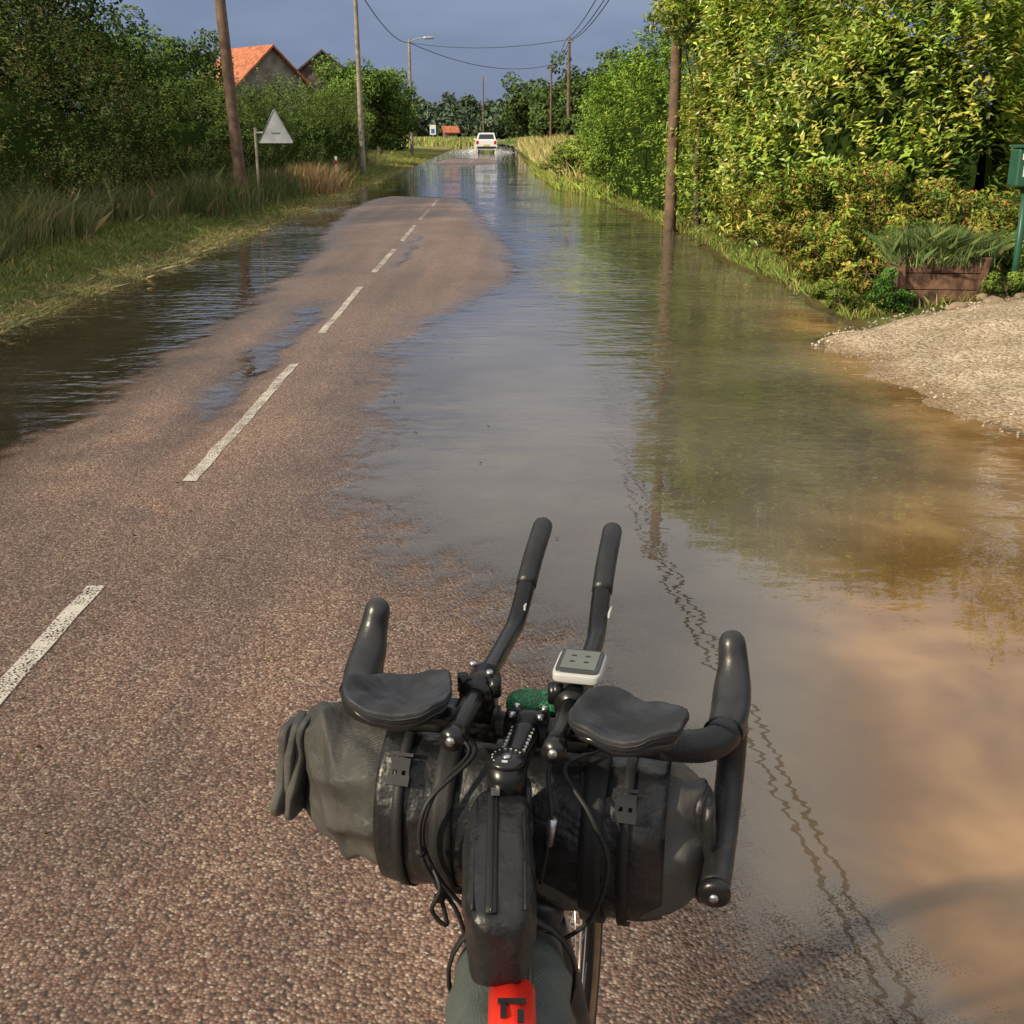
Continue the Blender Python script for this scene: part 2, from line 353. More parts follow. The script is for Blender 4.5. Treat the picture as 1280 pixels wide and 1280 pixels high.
def hedge(name,path,wid,hei,n,size,base,mat,alt=None,pa=0,asp=.4,seed=1,rough=.18,z0=0,lump=1.5,ln=.3,per=8,up=.5,core=.6,long=0):
    P=empty(name); path=np.asarray(path,float); seg=np.linalg.norm(np.diff(path,axis=0),axis=1); cum=np.concatenate([[0],np.cumsum(seg)]); Lt=cum[-1]
    def surf(s,ph,sc):
        t=np.clip(s,0,Lt); cx=np.interp(t,cum,path[:,0]); cy=np.interp(t,cum,path[:,1])
        w=np.interp(t/Lt,np.linspace(0,1,len(wid)),wid); hh=np.interp(t/Lt,np.linspace(0,1,len(hei)),hei)
        tx=np.interp(t+.01,cum,path[:,0])-np.interp(t-.01,cum,path[:,0]); ty=np.interp(t+.01,cum,path[:,1])-np.interp(t-.01,cum,path[:,1])
        l=np.hypot(tx,ty)+1e-9; nx,ny=ty/l,-tx/l
        endd=np.minimum(s,Lt-s); ef=np.clip(np.sqrt(np.clip(endd/(w*.8),0.0,1)),.05,1)
        co=np.sign(np.cos(ph))*abs(np.cos(ph))**.6; si=abs(np.sin(ph))**.75
        x=cx+nx*w*co*sc*ef; y=cy+ny*w*co*sc*ef; z=hh*si*sc*(.55+.45*ef)
        d=1+rough*sn(x,y,z,lump,seed)+rough*.7*sn(x,y,z,lump*2.4,seed+50)
        x=cx+(x-cx)*d; y=cy+(y-cy)*d; z=z*(1+.5*(d-1))
        return np.stack([x,y,z+z0],-1),np.stack([nx*co,ny*co,si*.7],-1),d
    m=n//per
    u=R.random(m); s=np.where(u<.2,Lt*R.beta(.5,.5,m),R.uniform(0,Lt,m)); ph=np.where(R.random(m)<.65,R.uniform(0,np.pi,m),np.arccos(R.uniform(-1,1,m))); sc=1-np.minimum(R.exponential(.09,m),.36)
    C,o,d=surf(s,ph,sc); C+=R.normal(size=C.shape)*.07
    C[:,2]=np.maximum(C[:,2],z0+.03)
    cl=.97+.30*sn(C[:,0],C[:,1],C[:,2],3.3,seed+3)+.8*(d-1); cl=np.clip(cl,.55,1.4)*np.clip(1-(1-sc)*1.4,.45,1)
    D=nrmz(nrmz(o)*.8+np.array([0,0,up])+R.normal(size=C.shape)*.45)
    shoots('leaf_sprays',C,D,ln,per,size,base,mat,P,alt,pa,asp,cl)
    if long:   # extra long whips that break the outline
        q=R.integers(0,m,long); D2=nrmz(nrmz(o[q])*.7+np.array([0,0,1.1])+R.normal(size=(long,3))*.35)
        shoots('leader_shoots',C[q],D2,ln*2.3,per+5,size,base,mat,P,alt,pa,asp,np.clip(cl[q]*1.1,.8,1.4))
    ss,pp=np.meshgrid(np.linspace(.01,Lt-.01,60),np.linspace(0,np.pi,20),indexing='ij')
    V,_,_=surf(ss.ravel(),pp.ravel(),core); mesh_np('shaded_core_hull',V,grid_faces(60,20),M_core,P)  # dark hull added inside, its colour stands in for the hedge's inner shade
    return P
def tree(name,x,y,h,cr,n,leaf,base,trunk=.18,low=.3,mat=None,seed=1,asp=.5,ncl=None,alt=None,pa=0):
    mat=mat or M_fol; P=empty(name); z0=h1(x,y) if y<150 else 0
    rr=np.random.default_rng(seed)
    tp=[(x,y,z0-.1),(x+rr.normal()*.1*cr/2,y,z0+h*.25),(x+rr.normal()*.2*cr/2,y+rr.normal()*.1*cr,z0+h*.55),(x+rr.normal()*.15*cr,y,z0+h*.85)]
    G=[sweep_geo(tp,[trunk,trunk*.8,trunk*.5,trunk*.12],10,5)]
    zc=z0+h*(low+1)/2; rz=h*(1-low)/2; ncl=ncl or 46; cc=[]
    for i in range(ncl):
        d=rr.normal(size=3); d/=np.linalg.norm(d); q=rr.uniform(.35,1)**.6; k=1+.22*rr.normal()
        c=np.array([x,y,zc])+d*np.array([cr,cr,rz])*q*.85*k; c[2]=max(c[2],z0+.15*h); cc.append(c)
        if i%4==0:
            s=np.array(tp[1])*(1-(f_:=rr.uniform(0,1)))+np.array(tp[2])*f_
            G.append(sweep_geo([s,(s+c)/2+np.array([0,0,.1*cr]),c],[trunk*.4,trunk*.22,trunk*.06],6,3))
    multi('trunk_and_limbs',G,M_bark,P)
    cc=np.array(cc); idx=rr.integers(0,ncl,n); rad=(cr+rz)/2*rr.uniform(.2,.36,ncl)
    d=nrmz(R.normal(size=(n,3))); q=R.uniform(.4,1.05,n)**.5
    C=cc[idx]+d*(rad[idx]*q)[:,None]*np.array([1,1,.8])
    bri=(rr.uniform(.6,1.25,ncl)[idx])*(.8+.35*d[:,2])*(.85+.25*(C[:,2]-zc)/rz); C[:,2]=np.maximum(C[:,2],z0+.05)  # top light put into leaf colour: brighter up the crown and on clump tops
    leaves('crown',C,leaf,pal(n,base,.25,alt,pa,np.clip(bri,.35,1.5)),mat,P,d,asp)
    return P
def blades(name,X,Y,hh,base,alt=None,pa=.3,w=.008,lean=.35,Z=None,mat=None,parent=None):
    n=len(X); Z=hgt(X,Y) if Z is None else Z; hh=np.maximum(hh,.02)*R.uniform(.4,1.25,n); th=R.uniform(0,6.28,n); ln=R.uniform(0,1,n)**1.5*lean*hh*1.8; az=R.uniform(0,6.28,n)
    bx,by=np.cos(th)*w,np.sin(th)*w; dx,dy=np.cos(az)*ln,np.sin(az)*ln
    p0=np.stack([X,Y,Z-.02],-1); s=np.stack([bx,by,0*bx],-1)
    p1=p0+np.stack([dx*.35,dy*.35,hh*.6],-1); p2=p0+np.stack([dx,dy,hh],-1)
    V=np.stack([p0-s,p0+s,p1+s*.8,p2,p1-s*.8],1)
    c=pal(n,base,.35,alt,pa)
    return mesh_np(name,V.reshape(-1,3),np.arange(5*n).reshape(n,5),mat or M_grass,parent,cols=np.repeat(np.clip(c,0,1),5,0),smooth=False)
LG=(.30,.42,.055); LA=[(.48,.52,.08),(.16,.27,.035),(.54,.49,.10)]
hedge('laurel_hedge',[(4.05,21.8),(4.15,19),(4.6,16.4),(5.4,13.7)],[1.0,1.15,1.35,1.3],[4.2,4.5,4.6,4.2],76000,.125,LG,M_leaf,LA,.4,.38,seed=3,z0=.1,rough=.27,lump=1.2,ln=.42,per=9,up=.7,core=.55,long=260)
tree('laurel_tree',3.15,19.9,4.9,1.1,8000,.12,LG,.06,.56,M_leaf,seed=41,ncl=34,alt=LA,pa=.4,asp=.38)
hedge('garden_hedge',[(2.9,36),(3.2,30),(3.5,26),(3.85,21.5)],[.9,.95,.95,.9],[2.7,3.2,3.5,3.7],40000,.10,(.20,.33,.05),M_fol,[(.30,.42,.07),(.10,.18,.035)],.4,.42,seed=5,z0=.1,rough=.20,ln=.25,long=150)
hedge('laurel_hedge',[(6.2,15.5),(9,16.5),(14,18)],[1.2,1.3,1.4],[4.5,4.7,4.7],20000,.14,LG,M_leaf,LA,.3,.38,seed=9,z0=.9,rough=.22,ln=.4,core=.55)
k_=0
for (x,y,h,r,n_) in [(3.5,18.4,.9,.55,2000),(3.4,17.2,.9,.55,2000),(3.4,16.2,1.0,.6,2200),(3.5,15.2,1.05,.65,2400),(3.8,14.6,1.2,.7,2600),(3.5,14.0,.8,.5,2200),(4.2,13.6,1.2,.7,2800),(3.7,13.0,.7,.5,2200),(4.6,12.8,1.0,.65,2600),(3.4,12.6,.5,.4,1800),(4.1,12.1,.65,.5,2200),(3.5,11.5,.4,.38,1600),(5.0,12.2,.8,.5,2200),(3.5,20.0,.8,.45,2000),(4.6,11.6,.45,.4,1600)]:
    tree('bank_shrub',x,y,h,r,n_,.065,[(.25,.29,.055),(.18,.27,.045),(.30,.28,.065)][k_%3],.02,.0,M_fol,seed=60+k_,ncl=24,alt=[(.44,.42,.08),(.42,.22,.08),(.14,.24,.04),(.20,.30,.05),(.36,.40,.07)],pa=.5,asp=.42); k_+=1
for i,(x,y,h,r) in enumerate([(2.6,33.5,1.5,.8),(2.2,37,1.3,.8),(1.9,41,1.2,.8),(3.0,38,2.0,1.1),(2.6,44,1.6,1.0)]):
    tree('bank_shrub',x,y,h,r,2400,.11,(.22,.32,.06),.03,.0,M_fol,seed=160+i,ncl=24,alt=[(.32,.35,.1)],pa=.3)
DG=(.105,.165,.045)
hedge('wild_hedgerow',[(-8.2,4),(-8.1,12),(-8.2,18),(-8.5,26)],[1.3,1.2,1.2,1.1],[2.7,2.9,3.0,2.7],52000,.085,(.155,.21,.06),M_fol,[(.21,.24,.08),(.24,.2,.09),(.08,.13,.035)],.5,.42,seed=12,rough=.3,z0=.25,ln=.35,lump=1.2,up=.8,long=200)
hedge('wild_hedgerow',[(-8.3,26),(-8.0,34),(-7.6,44),(-7.6,56)],[1.2,1.2,1.2,1.2],[2.3,2.5,2.7,2.9],36000,.11,(.14,.21,.055),M_fol,[(.19,.25,.07)],.4,.45,seed=14,rough=.3,z0=.25,ln=.35,up=.8)
hedge('wild_hedgerow',[(-8.3,-14),(-8.2,-4),(-8.0,4)],[1.3,1.3,1.3],[3.6,3.8,2.9],9000,.16,DG,M_fol,None,0,.5,seed=15,rough=.2,z0=.25)
hedge('weed_bank',[(-7.0,7),(-6.9,15),(-7.1,24),(-7.0,40)],[.5,.45,.5,.5],[.8,.9,.9,1.0],34000,.055,(.16,.20,.06),M_fol,[(.28,.25,.11),(.10,.16,.045)],.5,.3,seed=16,rough=.25,z0=.2,ln=.28,up=1.2,lump=1.8,core=.3)
tree('hedgerow_tree',-10.2,19.5,5.3,2.6,18000,.12,DG,.2,.2,seed=21,ncl=60)
tree('hedgerow_tree',-9.6,25.5,5.4,2.0,15000,.12,(.11,.18,.045),.2,.2,seed=22,ncl=55)
tree('hedgerow_tree',-12.8,23,6.6,2.8,12000,.14,DG,.2,.2,seed=25,ncl=50)
tree('hedgerow_tree',-10.4,33,4.4,1.9,10000,.13,(.12,.19,.05),.18,.2,seed=23,ncl=50)
tree('hedgerow_tree',-12.0,45,4.8,1.8,9000,.16,(.12,.19,.05),.18,.2,seed=26,ncl=50)
tree('roadside_tree',-7.4,60,5.0,2.7,18000,.18,(.17,.27,.06),.25,.10,seed=31,ncl=70)
tree('roadside_tree',-8.2,74,4.9,2.4,9000,.22,(.13,.20,.05),.2,.1,seed=33,ncl=50)
P=empty('distant_trees')
def mass(items,base,leaf):
    for i,(x,y,h,r,n) in enumerate(items):
        rr=np.random.default_rng(int(abs(x)*7+y)); ncl=34
        d=nrmz(rr.normal(size=(ncl,3)))
        cc=np.array([x,y,h*.46])+d*np.array([r,r,h*.42])*rr.uniform(.3,1,(ncl,1))
        idx=rr.integers(0,ncl,n); dd=nrmz(R.normal(size=(n,3)))
        C=cc[idx]+dd*(r*.36*R.uniform(.3,1,n)**.5)[:,None]; C[:,2]=np.maximum(C[:,2],.2)
        bri=rr.uniform(.6,1.2,ncl)[idx]*(.8+.3*dd[:,2])  # upper leaves of each clump coloured brighter, as if lit from above
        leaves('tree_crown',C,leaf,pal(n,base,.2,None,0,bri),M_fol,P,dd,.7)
mass([(-19,255,9,5.5,2500),(-14,262,10,5.5,2500),(-9.5,250,9.5,5,2500),(-5,255,8.5,4.6,2500),(-1,250,7.5,4.5,2500),(-26,250,8,6,2500),(-34,240,9,6,2500),(4,240,9,6,2500),(-3,230,6,4,2000),(-17,235,5,5,2000),(-24,235,5,5,2000),(-10,236,5,4,2000)],(.11,.155,.10),1.1)
mass([(1.8,150,9.5,3.6,3500),(6.5,140,11,4.2,4000),(10.5,128,10.5,4.2,4000),(7.0,112,7.5,3,3500),(4.6,118,5.2,2.4,3000),(9.5,95,8,3.6,3500),(6.4,82,5.6,2.2,3500),(12,70,6,3,3000),(4.2,135,6,3,3000),(5.2,72,3.6,1.8,3000)],(.10,.155,.05),.45)
mass([(-11,100,4.2,3,3000),(-15,92,3.8,3,3000),(-19,86,3.8,3,3000),(-12,84,3.8,2.6,3000),(-24,80,5,3.5,3000)],(.12,.18,.05),.35)
M_tile=simple('orange_roof_tiles',(.42,.14,.07),.85,scale=3,var=.35)
M_btile=simple('dark_roof_tiles',(.085,.055,.045),.9,scale=3,var=.35)
M_ren=simple('old_render',(.24,.20,.165),.9,scale=1.2,var=.3)
M_dwall=simple('dark_stone_wall',(.13,.10,.085),.9,scale=2,var=.4)
M_glass=simple('window_glass',(.03,.035,.045),.12,var=.1)
M_white=simple('white_paint',(.7,.7,.68),.5,var=.06)
def house(name,c,rz,L,W,eave,ridge,mw,mr_,win=True):
    P=empty(name); ca,sa=math.cos(rz),math.sin(rz)
    def tf(V):
        V=np.asarray(V,float); return np.stack([V[:,0]*ca-V[:,1]*sa+c[0],V[:,0]*sa+V[:,1]*ca+c[1],V[:,2]],1)
    l,w=L/2,W/2
    V=[(-l,-w,0),(l,-w,0),(l,w,0),(-l,w,0),(-l,-w,eave),(l,-w,eave),(l,w,eave),(-l,w,eave),(-l,0,ridge),(l,0,ridge)]
    F=[(0,1,5,4),(2,3,7,6),(1,2,6,9,5),(3,0,4,8,7)]
    mesh_np('walls',tf(V),F,mw,P,smooth=False)
    sl=(ridge-eave)/w; o=.35
    for k,s in enumerate((-1,1)):
        a=np.array([(-l-o,s*(w+o),eave-o*sl),(l+o,s*(w+o),eave-o*sl),(l+o,0,ridge),(-l-o,0,ridge)])+np.array([0,0,.05])
        b=a+np.array([0,0,.18]); mesh_np('roof_slope',tf(np.vstack([a,b])),[(0,1,2,3),(4,5,6,7),(0,1,5,4),(1,2,6,5),(2,3,7,6),(3,0,4,7)],mr_,P,smooth=False)
    if win:
        for x in (-l*.55,0,l*.55):
            for z in (1.6,eave-1.2):
                box('window',(x,-w-.03,z),(.8,.06,1.2),M_glass,P,tf=tf); box('window_frame',(x,-w-.012,z),(1.0,.03,1.4),M_white,P,tf=tf)
        box('gable_window',(l+.03,0,eave-.6),(.06,.8,1.0),M_glass,P,tf=tf)
    box('door',(l*.27,-w-.04,.7 if eave<3 else 1.05),(.7,.06,1.4 if eave<3 else 2.1),M_bark,P,tf=tf)
    return P
house('tiled_roof_house',(-20.7,97,0),math.radians(-48),6.5,6.6,4.9,7.8,M_ren,M_tile)
house('stone_barn',(-16.2,104,0),math.radians(-80),8,5.8,5.6,7.8,M_dwall,M_btile)
house('distant_barn',(-11.4,222,0),math.radians(15),2.4,2.0,1.7,2.5,M_dwall,M_tile,False)
# ------------------------------------------------------------ grass
def samp(n,y0,y1,p=1.0):
    u=R.random(n); return (y0**(1-p)+u*(y1**(1-p)-y0**(1-p)))**(1/(1-p)) if p!=1 else y0*(y1/y0)**u
G1=(.17,.22,.055); DRY=[(.42,.36,.16),(.33,.29,.12),(.20,.26,.06)]
n=60000; Y=samp(n,5,80); X=xleft(Y)-R.random(n)**1.1*3.0+.10
blades('verge_grass',X,Y,.055+.06*np.clip(-(X+5.3),0,2)+.0012*Y,G1,DRY,.5,w=.0045,lean=1.1)
n=24000; Y=samp(n,6,60); X=xleft(Y)-.15+R.normal(size=n)*.20
blades('cut_grass_edge',X,Y,.07,(.40,.35,.17),[(.49,.42,.22),(.22,.26,.09)],.5,w=.006,lean=2.4)
n=24000; Y=samp(n,8,60); X=-6.5-.5*np.abs(R.normal(size=n))+.35*sn(0*Y,Y,0,1.,71)
blades('tall_weeds',X,Y,.6+.35*sn(X,Y,0,1.3,70),(.20,.23,.085),[(.38,.32,.16),(.30,.26,.12),(.11,.17,.05)],.5,w=.004,lean=.6)
n=3500; Y=samp(n,22,34); X=-5.9-.3*R.normal(size=n)
blades('reed_clump',X,Y,.6,(.10,.15,.05),[(.26,.19,.10)],.2,w=.006,lean=.6)
n=1800; Y=R.normal(33,1.0,n); X=-5.5+R.normal(size=n)*.3
blades('dry_reeds',X,Y,.7,(.36,.25,.13),None,0,w=.007,lean=.6)
n=24000; Y=samp(n,9.3,32); X=xbank(Y)+.08+R.random(n)**1.3*3.6
k=~((Y<10.4)&(X>2)); X,Y=X[k],Y[k]
blades('bank_grass',X,Y,.13+.08*sn(X,Y,0,2.,77),(.17,.24,.05),DRY,.35,w=.005,lean=.9)
n=12000; Y=R.uniform(10.3,16,n); X=R.uniform(5,12,n)
blades('lawn_grass',X,Y,.09,(.16,.26,.05),None,0,w=.006,lean=.8)
n=14000; Y=samp(n,36,130,1.4); X=xbank(Y)+.3+R.random(n)*5.0
blades('dry_meadow_grass',X,Y,.6+.012*(Y-40).clip(0,30),(.46,.40,.17),[(.25,.30,.09),(.52,.44,.21)],.4,w=.022,lean=.6)
n=5000; Y=samp(n,30,60,1.1); X=xbank(Y)+R.random(n)*1.5
blades('shore_grass',X,Y,.35,(.26,.34,.07),[(.34,.34,.11)],.4,w=.012,lean=.8)
n=5000; Y=R.uniform(128,200,n); X=R.uniform(-40,-3,n)
blades('field_crop',X,Y,1.0,(.24,.30,.09),[(.38,.35,.14)],.4,w=.09,lean=.4,Z=np.zeros(n))
n=50; Y=R.uniform(11,20,n); X=R.uniform(2.2,2.8,n)
blades('emergent_stems',X,Y,.16,(.12,.12,.04),[(.2,.14,.07)],.5,w=.004,lean=.6,Z=np.zeros(n))
n=110; Y=samp(n,2.2,30); X=R.uniform(-3.6,.2,n); C=np.stack([X,Y,np.maximum(hgt(X,Y),0)+.012],-1)
leaves('fallen_leaves',C,.028,pal(n,(.06,.04,.02),.4,[(.10,.09,.03)],.3),M_fol,None,np.array([[0,0,4.]])*np.ones((n,1)),.5,0)
# ------------------------------------------------------------ poles, wires, lamp, signs
M_cable=simple('black_cable',(.012,.012,.013),.6,var=.1)
M_galv=simple('galvanised_steel',(.42,.44,.45),.42,.6,var=.15,scale=12)
M_ins=simple('insulator',(.25,.22,.2),.4)
def pole(name,x,y,h,r,lean=(0,0),mat=None,arm=True):
    P=empty(name); z0=h1(x,y)-.2
    sweep('shaft',[(x,y,z0),(x+lean[0]*.5,y+lean[1]*.5,h*.5),(x+lean[0],y+lean[1],h)],[r,r*.85,r*.68],mat or M_woodpole,P,14,6)
    tx,ty=x+lean[0],y+lean[1]
    if arm:
        box('crossarm',(tx,ty-.1,h-.25),(.5,.07,.07),M_galv,P,bevel=.005)
        for dx in (-.2,0,.2): sweep('insulator',[(tx+dx,ty-.1,h-.2),(tx+dx,ty-.1,h-.08)],[.035,.025],M_ins,P,8,1)
    return (tx,ty,h-.12)
pR=pole('utility_pole',2.72,20.2,5.9,.105,(-.03,0))
pR2=pole('utility_pole',3.35,72,6.9,.12); pR3=pole('utility_pole',3.6,112,7.6,.12)
pRb=pole('utility_pole',5.2,-22,6.3,.12)
pL=pole('utility_pole',-5.80,25.5,8.2,.13,(-.36,0)); pL2=pole('utility_pole',-5.75,46,6.95,.11,(-.04,0),M_conc)
pLl=pole('utility_pole',-14.5,38,7.2,.11)
for pp in ((7.9,70,5.2),(-3.2,135,7.5)): pole('utility_pole',pp[0],pp[1],pp[2],.10,arm=False)
P=empty('street_lamp'); lx,ly=-7.1,85.
sweep('column',[(lx,ly,-.1),(lx,ly,4),(lx,ly,7.7)],[.13,.11,.09],M_conc,P,10,3)
sweep('arm',[(lx,ly,7.5),(lx+.5,ly,7.75),(lx+1.1,ly-.1,7.8)],[.04,.035,.03],M_galv,P,8,4)
multi('lamp_head',[selp((lx+1.35,ly-.1,7.8),(.38,.14,.09),.6,.6,12,16)],M_galv,P)
lampt=(lx,ly,7.5)
def wire(a,b,sag,r=.012,off=0,n=24):
    a=np.array(a,float);b=np.array(b,float); t=np.linspace(0,1,n)[:,None]; Q=a+(b-a)*t; Q[:,2]-=4*sag*(t*(1-t))[:,0]; Q[:,0]+=off
    return sweep_geo(Q,r,6,1)
G=[]
for o in (-.2,.03,.16): G.append(wire(pR,pR2,.5+.3*o,.018,o)); G.append(wire(pR2,pR3,.5,.018,o))
multi('overhead_wires',G,M_cable)
multi('overhead_wires',[wire(pR,pRb,.25,.028,-.10,60),wire(pR,pRb,.30,.028,.09,60)],M_cable)
multi('overhead_wires',[wire(pL2,pLl,.2,.018),wire(pL2,lampt,.55,.022),wire(pL,pL2,.3,.014,-.1),wire(lampt,pR3,.9,.024),wire(pR2,lampt,.4,.018),wire((-6.5,-20,8),pL,.5,.012)],M_cable)
P=empty('warning_sign'); sx,sy=-5.25,24.6
sweep('post',[(sx,sy,0),(sx,sy,1.72)],[.028,.028],M_conc,P,10,1)
sweep('bracket',[(sx,sy,1.62),(sx+.62,sy,1.62)],[.022,.022],M_galv,P,8,1)
tri=[(-.36,0),(.36,0),(.0,.66)]; cx_,cz=sx+.42,1.42; th=.02
def rt(pts,r=.05,n=5):
    out=[];m=len(pts)
    for i in range(m):
        p=np.array(pts[i]);a=np.array(pts[i-1])-p;b=np.array(pts[(i+1)%m])-p;a/=np.linalg.norm(a);b/=np.linalg.norm(b)
        for k in range(n):
            t=k/(n-1); q=(1-t)**2*(p+a*r)+2*t*(1-t)*p+t*t*(p+b*r); out.append(q)
    return out
o2=rt(tri); m=len(o2); V=[(cx_+q[0],sy-.045,cz+q[1]) for q in o2]+[(cx_+q[0],sy-.045+th,cz+q[1]) for q in o2]
F=[tuple(range(m)),tuple(range(2*m-1,m-1,-1))]+[(i,i+m,(i+1)%m+m,(i+1)%m) for i in range(m)]
mesh_np('triangular_plate',V,F,simple('sign_back_grey',(.50,.52,.54),.6,.0,var=.08,scale=6),P,smooth=False)
sweep('rim',[(cx_+k[0],sy-.05,cz+k[1]) for k in o2+[o2[0]]],.010,M_galv,P,6,1)
box('clip',(cx_,sy-.055,1.62),(.16,.015,.025),M_galv,P)
P=empty('road_marker_sign'); x,y=-9.2,140
sweep('post',[(x,y,0),(x,y,2.4)],[.05,.05],M_galv,P,8,1); box('panel',(x,y-.08,1.9),(.7,.04,1.1),M_white,P,bevel=.01); box('panel_stripe',(x,y-.105,1.75),(.4,.01,.5),simple('sign_blue',(.05,.12,.4),.5),P)
P=empty('reflector_post'); x,y=-5.6,38
box('stake',(x,y,.45),(.1,.05,.9),M_white,P,bevel=.01,taper=.8); box('band',(x,y-.03,.72),(.092,.02,.12),simple('reflector',(.4,.03,.02),.3),P)
# planter
M_rust=simple('weathered_planter_wood',(.13,.07,.045),.85,scale=9,var=.6,bump=.6,bs=30,bd=.01)
P=empty('wooden_planter'); cx_,cy_=3.93,10.75; zb=h1(cx_,cy_)-.03; rz=-.1
ca,sa=math.cos(rz),math.sin(rz)
def tfp(V):
    V=np.asarray(V,float); k=1+.2*V[:,2:3]/.5; V=V*np.hstack([k,k,k*0+1]); return np.stack([V[:,0]*ca-V[:,1]*sa+cx_,V[:,0]*sa+V[:,1]*ca+cy_,V[:,2]+zb],1)
for i in range(3):
    for s in (-1,1):
        box('plank',(0,s*.2,.08+i*.150),(.68,.03,.143),M_rust,P,tf=tfp,bevel=.004)
        box('end_plank',(s*.325,0,.08+i*.150),(.028,.368,.143),M_rust,P,tf=tfp,bevel=.004)
for sx_ in (-1,1):
    for s in (-1,1): box('corner_batten',(sx_*.322,s*.232,.225),(.05,.03,.46),M_rust,P,tf=tfp,bevel=.004)
box('soil',(0,0,.39),(.62,.36,.05),simple('soil',(.03,.02,.014),.95),P,tf=tfp)
n=6200; X=cx_+R.normal(size=n)*.21; Y=cy_+R.normal(size=n)*.12
X=np.clip(X,cx_-.42,cx_+.42); blades('planter_plants',X,Y,.26+.06*sn(X,Y,0,8,88),(.13,.19,.06),[(.2,.25,.09),(.08,.13,.05)],.5,w=.004,lean=1.0,Z=np.full(n,zb+.39),parent=P)
tree('potted_shrub',3.45,10.45,.38,.24,1800,.045,(.11,.24,.05),.012,.0,M_fol,seed=90,ncl=16)
tree('bank_shrub',4.85,10.9,.5,.4,2200,.05,(.14,.23,.05),.012,.0,M_fol,seed=91,ncl=16)
tree('bank_shrub',3.1,10.9,.3,.3,1600,.04,(.18,.25,.05),.012,.0,M_fol,seed=93,ncl=16)
tree('bank_shrub',4.4,10.3,.25,.3,1500,.04,(.17,.25,.05),.012,.0,M_fol,seed=94,ncl=16)
tree('bank_shrub',4.75,12.2,.9,.5,2400,.05,(.14,.23,.05),.012,.0,M_fol,seed=92,ncl=16,alt=[(.2,.1,.05)],pa=.15)
P=empty('mailbox'); M_grn=simple('green_enamel',(.02,.09,.055),.4,var=.12,scale=9); x,y=4.49,10.35; zb=h1(x,y)
sweep('post',[(x,y,zb-.1),(x,y,1.2)],[.03,.03],M_grn,P,12,1)
V,F=box_geo((x,y,1.34),(.28,.20,.32)); mbx=mesh_np('box',V,F,M_grn,P,smooth=False); q=mbx.modifiers.new('b','BEVEL'); q.width=.02; q.segments=3
box('slot_flap',(x,y-.108,1.43),(.22,.012,.05),M_white,P,bevel=.003); box('label',(x-.03,y-.106,1.31),(.12,.008,.09),M_white,P); box('lid',(x,y-.01,1.515),(.31,.235,.025),M_grn,P,bevel=.006)
G=[]
for i in range(9):
    x=R.uniform(3.6,4.6); y=R.uniform(10.1,10.5); s=R.uniform(.03,.07)
    G.append(selp((x,y,h1(x,y)+s*.25),(s*1.4,s,s*.6),.8,.8,8,12,lambda V:V*(1+.25*sn(V[:,0]*30,V[:,1]*30,V[:,2]*30,1,i)[:,None])))
multi('bank_rocks',G,simple('rock',(.26,.2,.14),.9,scale=6,var=.3),None)
# ------------------------------------------------------------ car
P=empty('white_car'); cx_,cy_=-2.15,102.
M_car=simple('white_car_paint',(.72,.73,.74),.25,var=.04); M_rub=simple('tyre_rubber',(.02,.02,.02),.8); M_red=simple('tail_lamp_red',(.5,.02,.015),.25)
def ring(y,z0,z1,w0,w1): return [(-w0,y,z0),(-w1,y,z1),(w1,y,z1),(w0,y,z0)]
secs=[(-2.1,.32,.90,.80,.84),(-2.0,.28,1.0,.86,.86),(-1.0,.28,1.02,.88,.87),(.6,.28,1.0,.88,.86),(1.5,.28,.90,.86,.80),(2.05,.32,.72,.74,.66)]
V=[];F=[]
for s in secs: V+=ring(*s)
for i in range(len(secs)-1):
    for j in range(4): F.append((i*4+j,i*4+(j+1)%4,(i+1)*4+(j+1)%4,(i+1)*4+j))
F+=[(0,1,2,3),(23,22,21,20)]
V=np.array(V)+np.array([cx_,cy_,0]); o=mesh_np('body',V,F,M_car,P,smooth=False); q=o.modifiers.new('b','BEVEL');q.width=.07;q.segments=3
V=[];F=[]
for (y,z0,z1,w0,w1) in [(-1.98,.98,1.02,.84,.80),(-1.62,.98,1.52,.84,.66),(-.2,.98,1.60,.84,.66),(.45,.98,1.5,.84,.64),(1.15,.93,.97,.80,.76)]: V+=ring(y,z0,z1,w0,w1)
for i in range(4):
    for j in range(4): F.append((i*4+j,i*4+(j+1)%4,(i+1)*4+(j+1)%4,(i+1)*4+j))
F+=[(0,1,2,3),(19,18,17,16)]
o=mesh_np('cabin',np.array(V)+np.array([cx_,cy_,0]),F,M_car,P,smooth=False); q=o.modifiers.new('b','BEVEL');q.width=.05;q.segments=2
mesh_np('rear_window',np.array([(-.66,-1.925,1.07),(.66,-1.925,1.07),(.56,-1.68,1.45),(-.56,-1.68,1.45)])+np.array([cx_,cy_-.02,.02]),[(0,1,2,3)],M_glass,P)
for s in (-1,1):
    mesh_np('side_windows',np.array([(s*.80,-1.4,1.08),(s*.80,.8,1.06),(s*.69,.4,1.42),(s*.68,-1.3,1.47)])+np.array([cx_+s*.045,cy_,0]),[(0,1,2,3)],M_glass,P)
    box('tail_lamp',(cx_+s*.74,cy_-2.08,.82),(.2,.12,.28),M_red,P,bevel=.03)
    box('wing_mirror',(cx_+s*1.0,cy_+.6,1.05),(.2,.1,.14),M_car,P,bevel=.03)
    for yy in (-1.3,1.35):
        sweep('wheel',[(cx_+s*.66,cy_+yy,.32),(cx_+s*.88,cy_+yy,.32)],[.32,.32],M_rub,P,24,1); sweep('hub',[(cx_+s*.86,cy_+yy,.32),(cx_+s*.895,cy_+yy,.32)],[.2,.18],M_galv,P,16,1)
